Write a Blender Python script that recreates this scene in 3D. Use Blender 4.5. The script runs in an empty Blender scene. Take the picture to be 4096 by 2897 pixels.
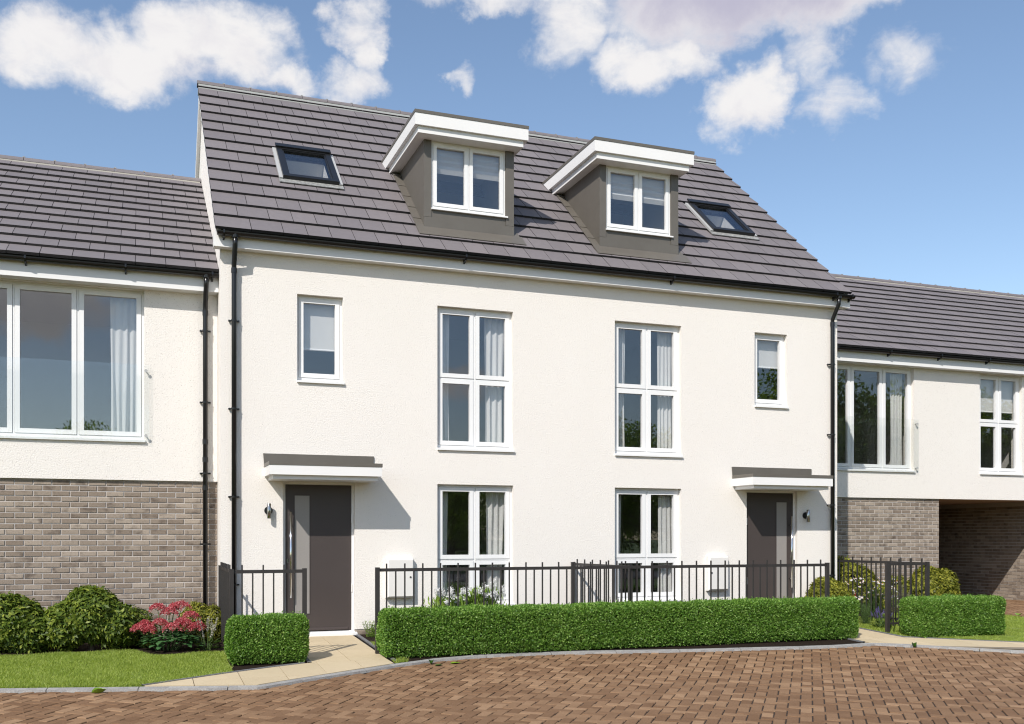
import bpy, math, random
import numpy as np
from mathutils import Vector, Matrix

random.seed(7)
rng = np.random.default_rng(11)
S = bpy.context.scene
COL = S.collection
R = math.radians

# ------------------------------------------------------------------ camera, world, sun
cam_d = bpy.data.cameras.new('camera')
cam = bpy.data.objects.new('camera', cam_d)
COL.objects.link(cam)
cam.location = (-1.037, -14.32, 1.45)
cam.rotation_euler = (R(90), 0, -math.atan(.372))
cam_d.sensor_width = 36
cam_d.lens = 36 * 4000 / 4096
cam_d.shift_y = .1713                     # shift lens: verticals stay upright
cam_d.clip_start = .1
cam_d.clip_end = 3000
S.camera = cam

LIGHT = Vector((.93, 1.0, -1.223)).normalized()      # direction in which sunlight travels
SUN_EL = math.asin(-LIGHT.z)
SUN_AZ = math.atan2(-LIGHT.x, -LIGHT.y)              # from +Y towards +X
sun_d = bpy.data.lights.new('sun', 'SUN')
sun_d.energy = 3.6
sun_d.angle = R(.53)
sun_d.color = (1.0, .952, .89)
sun = bpy.data.objects.new('sun', sun_d)
COL.objects.link(sun)
sun.rotation_euler = LIGHT.to_track_quat('-Z', 'Y').to_euler()
sun.location = (-20, -25, 30)

world = bpy.data.worlds.new('World')
S.world = world
world.use_nodes = True


def build_world():
    nt = world.node_tree
    N, L = nt.nodes, nt.links
    N.clear()

    def math_(op, a, b=None, c=None, clamp=False):
        n = N.new('ShaderNodeMath'); n.operation = op; n.use_clamp = clamp
        for i, v in enumerate((a, b, c)):
            if v is None: continue
            if isinstance(v, (int, float)): n.inputs[i].default_value = v
            else: L.new(v, n.inputs[i])
        return n.outputs[0]

    sky = N.new('ShaderNodeTexSky')
    sky.sky_type = 'NISHITA'
    sky.sun_disc = False
    sky.sun_elevation = SUN_EL
    sky.sun_rotation = SUN_AZ
    sky.altitude = 50
    sky.air_density = 1.05
    sky.dust_density = .55
    sky.ozone_density = 2.2
    tc = N.new('ShaderNodeTexCoord')
    gen = tc.outputs['Generated']
    sep = N.new('ShaderNodeSeparateXYZ'); L.new(gen, sep.inputs[0])
    X, Y, Zc = sep.outputs
    az = math_('MULTIPLY', math_('ARCTAN2', X, Y), 57.2958)
    el = math_('MULTIPLY', math_('ARCSINE', Zc), 57.2958)

    def noise(scale, detail, rough, off, dist=0.0, stretch=(1, 1, 1.6)):
        mp = N.new('ShaderNodeMapping'); L.new(gen, mp.inputs[0])
        mp.inputs['Location'].default_value = off
        mp.inputs['Scale'].default_value = stretch
        n = N.new('ShaderNodeTexNoise')
        n.inputs['Scale'].default_value = scale; n.inputs['Detail'].default_value = detail
        n.inputs['Roughness'].default_value = rough; n.inputs['Distortion'].default_value = dist
        L.new(mp.outputs[0], n.inputs['Vector'])
        return n.outputs['Fac']

    # cumulus groups: azimuth, elevation, half width, half height (degrees), weight
    blobs = [(-4.6, 24.0, 3.4, 1.9, 1), (-1.2, 23.6, 3.4, 1.9, 1), (2.0, 24.6, 3.4, 2.0, 1), (5.2, 25.4, 3.6, 2.1, 1), (7.9, 24.0, 2.5, 1.0, .85),
             (11.9, 27.0, 1.7, 1.5, .75), (12.6, 25.6, 1.3, 1.3, .75), (12.0, 24.1, 1.9, 1.0, .7),
             (17.4, 24.6, 1.0, .8, .55), (23.8, 27.2, 3.0, 2.2, .85), (28.3, 25.2, 3.6, 1.7, 1), (30.5, 27.9, 5.5, 2.4, 1.2), (35.5, 27.7, 5.5, 2.2, 1.2),
             (33.5, 22.9, 2.6, 2.1, 1.15), (36.9, 24.9, 1.3, 1.5, .32), (37.9, 22.3, 1.3, .9, .28),
             (42.3, 24.0, 1.7, .9, .2), (40.3, 27.4, 3.2, 1.0, .55), (18.6, 28.6, 3.0, .8, .6),
             # unseen rest of the sky: some clouds mirrored in panes, others widened to whiten fill light
             (-40, 30, 17, 6, 1), (62, 36, 16, 5, 1), (95, 26, 16, 6, 1), (135, 38, 16, 6, 1), (168, 27, 13, 4.5, 1),
             (-160, 33, 13, 5, 1), (165, 8.5, 4, 1.3, .9), (-120, 28, 16, 6, 1), (-80, 34, 15, 6, 1), (110, 60, 40, 8, 1), (-110, 58, 40, 8, 1), (-174, 12, 4.5, 1.9, 1.1), (179.5, 8.2, 3.2, 1.3, 1), (172, 15, 4, 1.6, .9), (150, 15, 7, 2.2, .9), (125, 13, 7, 2.2, .9), (-150, 14, 8, 2.4, 1)]
    wmp = N.new('ShaderNodeTexNoise'); L.new(gen, wmp.inputs['Vector'])
    wmp.inputs['Scale'].default_value = 15; wmp.inputs['Detail'].default_value = 7; wmp.inputs['Roughness'].default_value = .6
    wsep = N.new('ShaderNodeSeparateXYZ'); L.new(wmp.outputs['Color'], wsep.inputs[0])
    az0, el0 = az, el
    az = math_('ADD', az, math_('MULTIPLY', math_('SUBTRACT', wsep.outputs[0], .5), 7.0))
    el = math_('ADD', el, math_('MULTIPLY', math_('SUBTRACT', wsep.outputs[1], .5), 4.2))
    mask = None
    for a0, e0, ra, re, w in blobs:
        da = math_('MULTIPLY', math_('SUBTRACT', az, a0), 1 / ra)
        de = math_('MULTIPLY', math_('SUBTRACT', el, e0), 1 / re)
        r2 = math_('ADD', math_('MULTIPLY', da, da), math_('MULTIPLY', de, de))
        b = math_('MULTIPLY', math_('SUBTRACT', 1.0, r2), w)
        mask = b if mask is None else math_('SMOOTH_MAX', mask, b, .25)
    mask = math_('MAXIMUM', mask, -1.5)
    n1 = noise(12, 10, .58, (3.1, 1.7, 4.0), .9)
    n2 = noise(40, 8, .62, (7.7, 2.1, .3), .5)
    nn = math_('ADD', math_('MULTIPLY', math_('SUBTRACT', n1, .5), 2.6), math_('MULTIPLY', math_('SUBTRACT', n2, .5), 1.5))
    dens = math_('ADD', math_('MULTIPLY', mask, 1.7), nn)
    mr = N.new('ShaderNodeMapRange'); mr.interpolation_type = 'SMOOTHSTEP'
    L.new(dens, mr.inputs['Value'])
    mr.inputs['From Min'].default_value = -.55; mr.inputs['From Max'].default_value = 1.55
    cov = mr.outputs['Result']
    # undersides of the thicker clouds are grey-lilac
    under = None
    for a0, e0, ra, re, w in [(33.5, 29.3, 9.5, 4.3, 1.35), (5.5, 22.6, 5.5, 1.6, .55), (28.5, 23.2, 3.2, 1.2, .45), (-40, 28, 14, 4, .8), (62, 31, 12, 3, .8), (95, 22, 13, 3, .8), (135, 34, 12, 3, .8), (168, 22, 11, 3, .8), (-160, 29, 10, 3, .8), (-120, 24, 13, 3, .8), (-80, 32, 12, 3, .8)]:
        da = math_('MULTIPLY', math_('SUBTRACT', az, a0), 1 / ra); de = math_('MULTIPLY', math_('SUBTRACT', el, e0), 1 / re)
        b = math_('MULTIPLY', math_('SUBTRACT', 1.0, math_('ADD', math_('MULTIPLY', da, da), math_('MULTIPLY', de, de))), w)
        under = b if under is None else math_('MAXIMUM', under, b)
    thick = N.new('ShaderNodeMapRange'); thick.interpolation_type = 'SMOOTHSTEP'
    L.new(math_('ADD', math_('MAXIMUM', under, -.3), math_('MULTIPLY', math_('SUBTRACT', n1, .5), 1.1)), thick.inputs['Value'])
    thick.inputs['From Min'].default_value = -.05; thick.inputs['From Max'].default_value = 1.25
    shade = N.new('ShaderNodeMix'); shade.data_type = 'RGBA'
    shade.inputs[6].default_value = (4.85, 4.74, 4.7, 1)
    shade.inputs[7].default_value = (2.75, 2.65, 3.3, 1)
    n3 = noise(22, 6, .6, (1.3, 5.1, 2.2), .6)
    fold = N.new('ShaderNodeMapRange'); fold.interpolation_type = 'SMOOTHSTEP'
    L.new(n3, fold.inputs['Value']); fold.inputs['From Min'].default_value = .42; fold.inputs['From Max'].default_value = .75; fold.inputs['To Max'].default_value = .2
    L.new(math_('MAXIMUM', thick.outputs['Result'], fold.outputs['Result']), shade.inputs[0])
    mix = N.new('ShaderNodeMix'); mix.data_type = 'RGBA'
    L.new(math_('MULTIPLY', cov, .97), mix.inputs[0])
    tint = N.new('ShaderNodeMix'); tint.data_type = 'RGBA'; tint.blend_type = 'MULTIPLY'
    tint.inputs[0].default_value = 1.0
    L.new(sky.outputs[0], tint.inputs[6]); tint.inputs[7].default_value = (.89, .86, .835, 1)
    L.new(tint.outputs[2], mix.inputs[6]); L.new(shade.outputs[2], mix.inputs[7])
    bg = N.new('ShaderNodeBackground'); bg.inputs['Strength'].default_value = .145
    L.new(mix.outputs[2], bg.inputs['Color'])
    out = N.new('ShaderNodeOutputWorld'); L.new(bg.outputs[0], out.inputs['Surface'])


build_world()
vs = S.view_settings
vs.view_transform = 'Standard'; vs.look = 'None'; vs.gamma = 1.0; vs.use_curve_mapping = False
vs.exposure = .40
S.render.engine = 'CYCLES'
S.cycles.use_denoising = True
S.cycles.filter_width = 1.15
S.cycles.max_bounces = 8
S.cycles.transparent_max_bounces = 16
S.cycles.caustics_reflective = False
S.cycles.caustics_refractive = False

# ------------------------------------------------------------------ materials
MATS = {}


class NB:
    """small node builder for one material"""
    def __init__(self, name):
        m = bpy.data.materials.new(name); m.use_nodes = True
        self.m = m; self.nt = m.node_tree; self.nt.nodes.clear()
        self.out = self.n('ShaderNodeOutputMaterial')
        MATS[name] = m

    def n(self, t, **kw):
        x = self.nt.nodes.new(t)
        for k, v in kw.items(): setattr(x, k, v)
        return x

    def l(self, a, b): self.nt.links.new(a, b)

    def setin(self, node, key, v):
        if v is None: return
        if isinstance(v, bpy.types.NodeSocket): self.l(v, node.inputs[key])
        else: node.inputs[key].default_value = v

    def math(self, op, a, b=None, clamp=False):
        x = self.n('ShaderNodeMath', operation=op); x.use_clamp = clamp
        self.setin(x, 0, a); self.setin(x, 1, b)
        return x.outputs[0]

    def pos(self, scale=(1, 1, 1)):
        g = self.n('ShaderNodeNewGeometry')
        mp = self.n('ShaderNodeMapping'); mp.inputs['Scale'].default_value = scale
        self.l(g.outputs['Position'], mp.inputs[0])
        return mp.outputs[0]

    def rnd(self):
        g = self.n('ShaderNodeNewGeometry'); o = self.n('ShaderNodeObjectInfo')
        return self.math('FRACT', self.math('ADD', self.math('MULTIPLY', g.outputs['Random Per Island'], 7.31), self.math('MULTIPLY', o.outputs['Random'], 13.7)))

    def noise(self, scale, detail=4, rough=.55, vec=None, w=None):
        x = self.n('ShaderNodeTexNoise')
        if w is not None:
            x.noise_dimensions = '4D'; self.setin(x, 'W', w)
        self.setin(x, 'Vector', vec if vec is not None else self.pos())
        x.inputs['Scale'].default_value = scale; x.inputs['Detail'].default_value = detail; x.inputs['Roughness'].default_value = rough
        return x.outputs['Fac']

    def ramp(self, f, stops):
        r = self.n('ShaderNodeValToRGB'); self.setin(r, 0, f)
        e = r.color_ramp.elements
        while len(e) < len(stops): e.new(.5)
        for el, (p, c) in zip(e, stops):
            el.position = p; el.color = (*c, 1)
        return r.outputs[0]

    def mix(self, f, a, b, blend='MIX'):
        x = self.n('ShaderNodeMix', data_type='RGBA', blend_type=blend)
        self.setin(x, 0, f)
        for k, v in ((6, a), (7, b)):
            if isinstance(v, tuple): v = (*v, 1) if len(v) == 3 else v
            self.setin(x, k, v)
        return x.outputs[2]

    def bump(self, h, strength=.3, dist=.01, normal=None):
        b = self.n('ShaderNodeBump'); b.inputs['Strength'].default_value = strength; b.inputs['Distance'].default_value = dist
        self.l(h, b.inputs['Height'])
        if normal is not None: self.l(normal, b.inputs['Normal'])
        return b.outputs[0]

    def principled(self, color, rough=.5, metal=0.0, spec=.5, normal=None, out=True, **kw):
        p = self.n('ShaderNodeBsdfPrincipled')
        if isinstance(color, tuple): color = (*color, 1)
        self.setin(p, 'Base Color', color); self.setin(p, 'Roughness', rough); self.setin(p, 'Metallic', metal)
        p.inputs['Specular IOR Level'].default_value = spec
        if normal is not None: self.l(normal, p.inputs['Normal'])
        if out: self.l(p.outputs[0], self.out.inputs[0])
        return p


def mk_materials():
    b = NB('render')          # roughcast render
    p = b.pos()
    big = b.noise(.7, 3, .6, p); fine = b.noise(50, 5, .62, p); pit = b.noise(85, 2, .5, p)
    c = b.mix(big, (.79, .745, .69), (.83, .79, .74))
    pitm = b.ramp(pit, [(.27, (.55, .53, .5)), (.35, (1, 1, 1))])
    c = b.mix(1.0, c, pitm, 'MULTIPLY')
    h = b.math('ADD', b.math('MULTIPLY', fine, 1.0), b.math('MULTIPLY', pit, .5))
    b.principled(c, .92, normal=b.bump(h, .62, .011), spec=.2)

    b = NB('pvc'); n = b.noise(3, 3, .5); b.principled(b.mix(n, (.79, .785, .775), (.83, .825, .82)), .38)
    b = NB('fascia_board'); n = b.noise(2, 4, .6); b.principled(b.mix(n, (.77, .755, .735), (.82, .81, .80)), .45)
    b = NB('black_plastic'); b.principled((.008, .008, .009), .28)
    b = NB('gap'); b.principled((.05, .05, .05), .7)
    b = NB('tile')
    r = b.rnd(); p = b.pos()
    n = b.noise(14, 6, .65, p); n2 = b.noise(2.2, 3, .55, p)
    c = b.mix(n, (.15, .134, .138), (.205, .184, .188))
    c = b.mix(r, c, (.17, .15, .156), 'MIX') if False else c
    c = b.mix(1.0, c, b.ramp(b.math('ADD', b.math('MULTIPLY', r, .6), b.math('MULTIPLY', n2, .4)), [(.0, (.86, .86, .87)), (1, (1.12, 1.11, 1.1))]), 'MULTIPLY')
    b.principled(c, .62, normal=b.bump(n, .25, .004), spec=.35)
    b = NB('tile_edge'); n = b.noise(60, 4, .6); b.principled(b.mix(n, (.012, .011, .012), (.05, .045, .046)), .8, normal=b.bump(n, .6, .01))
    b = NB('felt'); b.principled((.03, .028, .028), .9)
    b = NB('mortar_light'); n = b.noise(30, 4); b.principled(b.mix(n, (.30, .28, .24), (.38, .36, .32)), .9)
    b = NB('ridge_mortar'); n = b.noise(30, 4); b.principled(b.mix(n, (.26, .27, .26), (.38, .39, .37)), .9)
    b = NB('zinc')
    n = b.noise(1.8, 3, .6); n2 = b.noise(9, 4, .6)
    c = b.mix(b.ramp(n, [(.38, (0, 0, 0)), (.62, (1, 1, 1))]), (.130, .116, .098), (.142, .128, .109))
    b.principled(b.mix(.05, c, b.ramp(n2, [(.3, (.05, .05, .04)), (.7, (.2, .19, .17))])), .45, metal=.1)
    b = NB('lead'); n = b.noise(22, 5, .7); b.principled(b.ramp(n, [(.35, (.2, .2, .195)), (.65, (.42, .42, .4))]), .5, metal=.2)
    b = NB('grey_flashing'); b.principled((.42, .42, .41), .4)

    b = NB('brick')
    g = b.n('ShaderNodeTexCoord'); r = b.rnd(); p = b.pos((1, 1, 1))
    f = b.noise(90, 5, .6, p)
    smoke = b.noise(6.5, 3, .5, b.pos((1, 1, 1.4)), w=b.math('MULTIPLY', r, 40))
    c = b.ramp(r, [(0, (.23, .183, .144)), (.35, (.275, .224, .178)), (.7, (.315, .260, .209)), (1, (.38, .318, .257))])
    c = b.mix(b.ramp(smoke, [(.53, (0, 0, 0)), (.74, (.85, .85, .85))]), c, (.085, .064, .052))
    c = b.mix(1, c, b.ramp(f, [(.28, (.72, .7, .68)), (.5, (1, 1, 1)), (.8, (1.1, 1.1, 1.1))]), 'MULTIPLY')
    b.principled(c, .9, normal=b.bump(f, .5, .004), spec=.2)
    b = NB('mortar'); n = b.noise(70, 3); b.principled(b.mix(n, (.44, .41, .385), (.56, .525, .50)), .95)

    b = NB('paver')
    r = b.rnd(); p = b.pos(); f = b.noise(55, 6, .62, p); m_ = b.noise(7, 3, .5, p)
    c = b.ramp(r, [(0, (.165, .092, .048)), (.3, (.19, .109, .059)), (.55, (.214, .126, .069)), (.8, (.25, .151, .084)), (1, (.31, .194, .112))])
    c = b.mix(1, c, b.ramp(b.math('ADD', b.math('MULTIPLY', f, .6), b.math('MULTIPLY', m_, .4)), [(.3, (.80, .78, .76)), (.7, (1.12, 1.12, 1.12))]), 'MULTIPLY')
    b.principled(c, .85, normal=b.bump(f, .45, .004), spec=.25)
    b = NB('joint_sand'); n = b.noise(40, 4); b.principled(b.mix(n, (.018, .011, .008), (.045, .028, .019)), .95)
    b = NB('far_paving'); n = b.noise(9, 4); b.principled(b.mix(n, (.12, .075, .05), (.2, .13, .085)), .9)
    b = NB('slab'); r = b.rnd(); n = b.noise(5, 4, .6); f = b.noise(120, 3, .6)
    c = b.mix(n, (.50, .405, .265), (.575, .475, .32)); c = b.mix(1, c, b.ramp(r, [(0, (.94, .94, .93)), (1, (1.04, 1.04, 1.04))]), 'MULTIPLY')
    c = b.mix(1, c, b.ramp(f, [(.25, (.88, .87, .86)), (.5, (1, 1, 1))]), 'MULTIPLY')
    b.principled(c, .8, normal=b.bump(f, .15, .002), spec=.3)
    b = NB('slab_joint'); b.principled((.22, .18, .13), .95)
    b = NB('kerb'); r = b.rnd(); f = b.noise(110, 5, .7); n = b.noise(3, 3)
    c = b.ramp(f, [(.3, (.16, .155, .145)), (.5, (.28, .272, .258)), (.7, (.40, .39, .37))]); c = b.mix(1, c, b.ramp(r, [(0, (.85, .85, .87)), (1, (1.1, 1.1, 1.1))]), 'MULTIPLY')
    b.principled(c, .8, normal=b.bump(f, .4, .003))
    b = NB('edging'); f = b.noise(130, 5, .7); b.principled(b.ramp(f, [(.35, (.06, .06, .065)), (.65, (.22, .22, .23))]), .85, normal=b.bump(f, .5, .004))
    b = NB('soil'); f = b.noise(45, 6, .72); b.principled(b.ramp(f, [(.35, (.012, .008, .006)), (.7, (.05, .034, .025))]), .95, normal=b.bump(f, 1, .03), spec=.1)
    b = NB('turf'); n = b.noise(12, 4); b.principled(b.mix(n, (.10, .14, .02), (.18, .225, .04)), .95)
    b = NB('far_grass'); n = b.noise(3, 6, .7); b.principled(b.mix(n, (.05, .09, .02), (.12, .17, .05)), .95)
    b = NB('asphalt'); n = b.noise(60, 4); b.principled(b.mix(n, (.06, .06, .062), (.12, .12, .125)), .9)
    b = NB('fence_metal'); f = b.noise(160, 4, .7); n = b.noise(5, 3)
    b.principled(b.mix(n, (.022, .020, .019), (.04, .036, .034)), .5, normal=b.bump(f, .5, .002), spec=.45)
    b = NB('door_paint'); n = b.noise(2, 3); b.principled(b.mix(n, (.060, .048, .045), (.068, .055, .051)), .42, spec=.4)
    b = NB('chrome'); b.principled((.72, .72, .72), .09, metal=1.0)
    b = NB('dark_chrome'); b.principled((.34, .34, .33), .2, metal=1.0)
    b = NB('lamp_steel'); b.principled((.42, .42, .41), .16, metal=1.0)
    b = NB('meter_plastic'); b.principled((.74, .715, .68), .6, spec=.3)
    b = NB('frosted'); f = b.noise(60, 3); b.principled(b.mix(f, (.27, .25, .235), (.30, .28, .262)), .35, spec=.6)
    b = NB('skylight_frame'); b.principled((.012, .0125, .014), .35)
    b = NB('room_wall'); b.principled((.42, .40, .38), .9)
    b = NB('room_white'); b.principled((.75, .74, .72), .8)
    b = NB('soffit_warm'); n = b.noise(4, 3); b.principled(b.mix(n, (.36, .27, .19), (.42, .32, .23)), .85)

    b = NB('fabric'); f = b.noise(300, 2)
    p_ = b.principled(b.mix(f, (.80, .79, .77), (.90, .89, .87)), .9, out=False, spec=.1)
    t = b.n('ShaderNodeBsdfTranslucent'); t.inputs[0].default_value = (.7, .69, .66, 1)
    mx = b.n('ShaderNodeMixShader'); mx.inputs[0].default_value = .3
    b.l(p_.outputs[0], mx.inputs[1]); b.l(t.outputs[0], mx.inputs[2]); b.l(mx.outputs[0], b.out.inputs[0])

    def glass(name, tint, base, gain):
        b = NB(name)
        g = b.n('ShaderNodeNewGeometry'); dt = b.n('ShaderNodeVectorMath', operation='DOT_PRODUCT')
        b.l(g.outputs['Normal'], dt.inputs[0]); b.l(g.outputs['Incoming'], dt.inputs[1])
        k = b.math('SUBTRACT', 1.0, b.math('ABSOLUTE', dt.outputs['Value']), clamp=True)
        fac = b.math('ADD', b.math('MULTIPLY', b.math('POWER', k, 5.0), gain), base, clamp=True)      # Schlick
        tr = b.n('ShaderNodeBsdfTransparent'); tr.inputs[0].default_value = (*tint, 1)
        gl = b.n('ShaderNodeBsdfGlossy'); gl.inputs['Color'].default_value = (.93, .95, 1, 1); gl.inputs['Roughness'].default_value = .0
        mx = b.n('ShaderNodeMixShader'); b.l(fac, mx.inputs[0]); b.l(tr.outputs[0], mx.inputs[1]); b.l(gl.outputs[0], mx.inputs[2])
        b.l(mx.outputs[0], b.out.inputs[0])
    glass('glass', (.965, .97, .97), .085, .85)
    glass('guard_glass', (.985, .993, .99), .04, .9)

    def leaf(name, cols, trans, tfac=.32, rough=.45, spec=.45):
        b = NB(name)
        g = b.n('ShaderNodeNewGeometry')
        n = b.noise(2.5, 3)
        k = b.math('ADD', b.math('MULTIPLY', g.outputs['Random Per Island'], .75), b.math('MULTIPLY', n, .25))
        st = [(i / (len(cols) - 1), c) for i, c in enumerate(cols)]
        c = b.ramp(k, st)
        p_ = b.principled(c, rough, out=False, spec=spec)
        t = b.n('ShaderNodeBsdfTranslucent'); b.l(b.mix(1, c, trans, 'MULTIPLY'), t.inputs[0])
        mx = b.n('ShaderNodeMixShader'); mx.inputs[0].default_value = tfac
        b.l(p_.outputs[0], mx.inputs[1]); b.l(t.outputs[0], mx.inputs[2]); b.l(mx.outputs[0], b.out.inputs[0])
    leaf('hedge_leaf', [(.044, .105, .013), (.098, .21, .028), (.185, .33, .052), (.45, .60, .19)], (1.5, 1.6, .8), spec=.35)
    leaf('shrub_leaf', [(.030, .060, .010), (.075, .120, .017), (.15, .20, .028), (.34, .37, .06)], (1.4, 1.5, .7), .26, spec=.22)
    leaf('gold_leaf', [(.055, .075, .012), (.14, .155, .022), (.25, .25, .035), (.46, .43, .07)], (1.4, 1.5, .7), .26, spec=.22)
    leaf('sedum_leaf', [(.035, .105, .03), (.055, .14, .042), (.09, .19, .065)], (1.3, 1.5, .8), .2)
    leaf('dark_leaf', [(.04, .075, .02), (.06, .105, .026), (.085, .14, .034)], (1.3, 1.5, .8), .22)
    leaf('bright_leaf', [(.11, .20, .02), (.19, .30, .03), (.30, .42, .06)], (1.4, 1.5, .7), .3)
    leaf('grass_blade', [(.115, .17, .022), (.21, .285, .038), (.33, .41, .065), (.58, .62, .2)], (1.4, 1.5, .7), .35, rough=.5)
    leaf('dry_grass', [(.25, .21, .12), (.34, .29, .18), (.42, .37, .25)], (1.2, 1.2, 1), .3, rough=.6)
    leaf('tree_leaf', [(.075, .13, .02), (.14, .215, .035), (.24, .32, .06)], (1.7, 1.8, .8), .55)
    leaf('pink_petal', [(.30, .022, .040), (.46, .055, .075), (.58, .13, .145), (.80, .52, .50)], (1.2, 1, 1), .3)
    leaf('red_petal', [(.42, .02, .05), (.55, .04, .07)], (1.2, 1, 1), .3)
    leaf('white_petal', [(.72, .72, .72), (.82, .82, .80)], (1, 1, 1), .3)
    leaf('cream_spire', [(.45, .40, .36), (.62, .57, .52), (.74, .70, .66)], (1, 1, 1), .25)
    leaf('violet_petal', [(.12, .09, .30), (.20, .16, .40)], (1, 1, 1), .3)
    b = NB('daisy_eye'); b.principled((.55, .18, .02), .8)
    b = NB('bark'); f = b.noise(25, 5); b.principled(b.mix(f, (.05, .035, .022), (.11, .08, .055)), .9, normal=b.bump(f, .6, .01))
    b = NB('stem'); b.principled((.07, .12, .03), .6)
    b = NB('fallen_leaf'); n = b.noise(20, 3); b.principled(b.mix(n, (.10, .22, .01), (.22, .33, .02)), .4)
    b = NB('fallen_leaf_dark'); n = b.noise(20, 3); b.principled(b.mix(n, (.02, .07, .006), (.05, .12, .012)), .4)
    b = NB('core_shade'); n = b.noise(60, 4); b.principled(b.mix(n, (.010, .016, .006), (.022, .032, .010)), .95, spec=.1)  # near-black: shade inside hedges and bushes put into the colour


mk_materials()


# ------------------------------------------------------------------ mesh helpers
class MB:
    def __init__(self):
        self.v = []; self.f = []; self.mi = []; self.m = 0

    def quad(self, *pts):
        i = len(self.v); self.v += [tuple(p) for p in pts]
        self.f.append(tuple(range(i, i + len(pts)))); self.mi.append(self.m)

    def box(self, x0, x1, y0, y1, z0, z1):
        i = len(self.v)
        self.v += [(x0, y0, z0), (x1, y0, z0), (x1, y1, z0), (x0, y1, z0), (x0, y0, z1), (x1, y0, z1), (x1, y1, z1), (x0, y1, z1)]
        for f in ((0, 3, 2, 1), (4, 5, 6, 7), (0, 1, 5, 4), (1, 2, 6, 5), (2, 3, 7, 6), (3, 0, 4, 7)):
            self.f.append(tuple(i + k for k in f)); self.mi.append(self.m)
        return self

    def cbox(self, x0, x1, y0, y1, z0, z1, c=.004):
        """box with chamfered front (-y) edges"""
        a = [(x0, y1, z0), (x1, y1, z0), (x1, y1, z1), (x0, y1, z1)]
        b_ = [(x0, y0 + c, z0), (x1, y0 + c, z0), (x1, y0 + c, z1), (x0, y0 + c, z1)]
        f_ = [(x0 + c, y0, z0 + c), (x1 - c, y0, z0 + c), (x1 - c, y0, z1 - c), (x0 + c, y0, z1 - c)]
        i = len(self.v); self.v += a + b_ + f_
        fs = [(8, 9, 10, 11), (3, 2, 1, 0)]
        for k in range(4):
            n = (k + 1) % 4
            fs += [(k, n, 4 + n, 4 + k), (4 + k, 4 + n, 8 + n, 8 + k)]
        for f in fs:
            self.f.append(tuple(i + q for q in f)); self.mi.append(self.m)
        return self

    def prism(self, poly, axis, a, b):
        """extrude a 2D polygon along an axis; polygon in the other two coordinates in xyz order"""
        def P(p, t):
            return {'x': (t, p[0], p[1]), 'y': (p[0], t, p[1]), 'z': (p[0], p[1], t)}[axis]
        i = len(self.v); n = len(poly)
        self.v += [P(p, a) for p in poly] + [P(p, b) for p in poly]
        self.f.append(tuple(range(i, i + n))); self.mi.append(self.m)
        self.f.append(tuple(reversed(range(i + n, i + 2 * n)))); self.mi.append(self.m)
        for k in range(n):
            q = (k + 1) % n
            self.f.append((i + k, i + n + k, i + n + q, i + q)); self.mi.append(self.m)
        return self

    def tube(self, pts, r, sides=10, caps=True):
        pts = [Vector(p) for p in pts]; rs = r if isinstance(r, (list, tuple)) else [r] * len(pts)
        i0 = len(self.v); up = None
        for k, p in enumerate(pts):
            d = (pts[min(k + 1, len(pts) - 1)] - pts[max(k - 1, 0)])
            d.normalize()
            if up is None:
                up = d.orthogonal().normalized()
            up = (up - d * up.dot(d))
            up = up.normalized() if up.length > 1e-5 else d.orthogonal().normalized()
            s = d.cross(up)
            for j in range(sides):
                a = 2 * math.pi * j / sides
                self.v.append(tuple(p + up * (math.cos(a) * rs[k]) + s * (math.sin(a) * rs[k])))
        for k in range(len(pts) - 1):
            for j in range(sides):
                a = i0 + k * sides + j; b = i0 + k * sides + (j + 1) % sides
                self.f.append((a, b, b + sides, a + sides)); self.mi.append(self.m)
        if caps:
            self.f.append(tuple(reversed(range(i0, i0 + sides)))); self.mi.append(self.m)
            e = i0 + (len(pts) - 1) * sides
            self.f.append(tuple(range(e, e + sides))); self.mi.append(self.m)
        return self

    def panel(self, a0, a1, b0, b1, holes, T, depth):
        """flat panel with rectangular holes; T maps (a, b, n) to the world, n grows inwards"""
        A = sorted({a0, a1, *[h[0] for h in holes], *[h[1] for h in holes]}); B = sorted({b0, b1, *[h[2] for h in holes], *[h[3] for h in holes]})
        A = [a for a in A if a0 <= a <= a1]; B = [b for b in B if b0 <= b <= b1]

        def solid(i, j):
            if i < 0 or j < 0 or i >= len(A) - 1 or j >= len(B) - 1: return False
            ca, cb = (A[i] + A[i + 1]) / 2, (B[j] + B[j + 1]) / 2
            return not any(h[0] < ca < h[1] and h[2] < cb < h[3] for h in holes)
        for i in range(len(A) - 1):
            for j in range(len(B) - 1):
                if not solid(i, j): continue
                l, r_, d_, u_ = A[i], A[i + 1], B[j], B[j + 1]
                self.quad(T(l, d_, 0), T(r_, d_, 0), T(r_, u_, 0), T(l, u_, 0))
                self.quad(T(l, u_, depth), T(r_, u_, depth), T(r_, d_, depth), T(l, d_, depth))
                for (di, dj, p, q) in ((-1, 0, (l, u_), (l, d_)), (1, 0, (r_, d_), (r_, u_)), (0, -1, (l, d_), (r_, d_)), (0, 1, (r_, u_), (l, u_))):
                    if not solid(i + di, j + dj):
                        self.quad(T(*p, 0), T(*p, depth), T(*q, depth), T(*q, 0))
        return self

    def mesh(self, name, mats):
        me = bpy.data.meshes.new(name)
        me.from_pydata(self.v, [], self.f)
        for m in ([mats] if isinstance(mats, str) else mats): me.materials.append(MATS[m])
        if len(me.materials) > 1: me.polygons.foreach_set('material_index', self.mi)
        me.update()
        return me

    def build(self, name, mats, parent=None, smooth=False):
        me = self.mesh(name, mats)
        if smooth: me.polygons.foreach_set('use_smooth', [True] * len(me.polygons))
        return link(name, me, parent)


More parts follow.
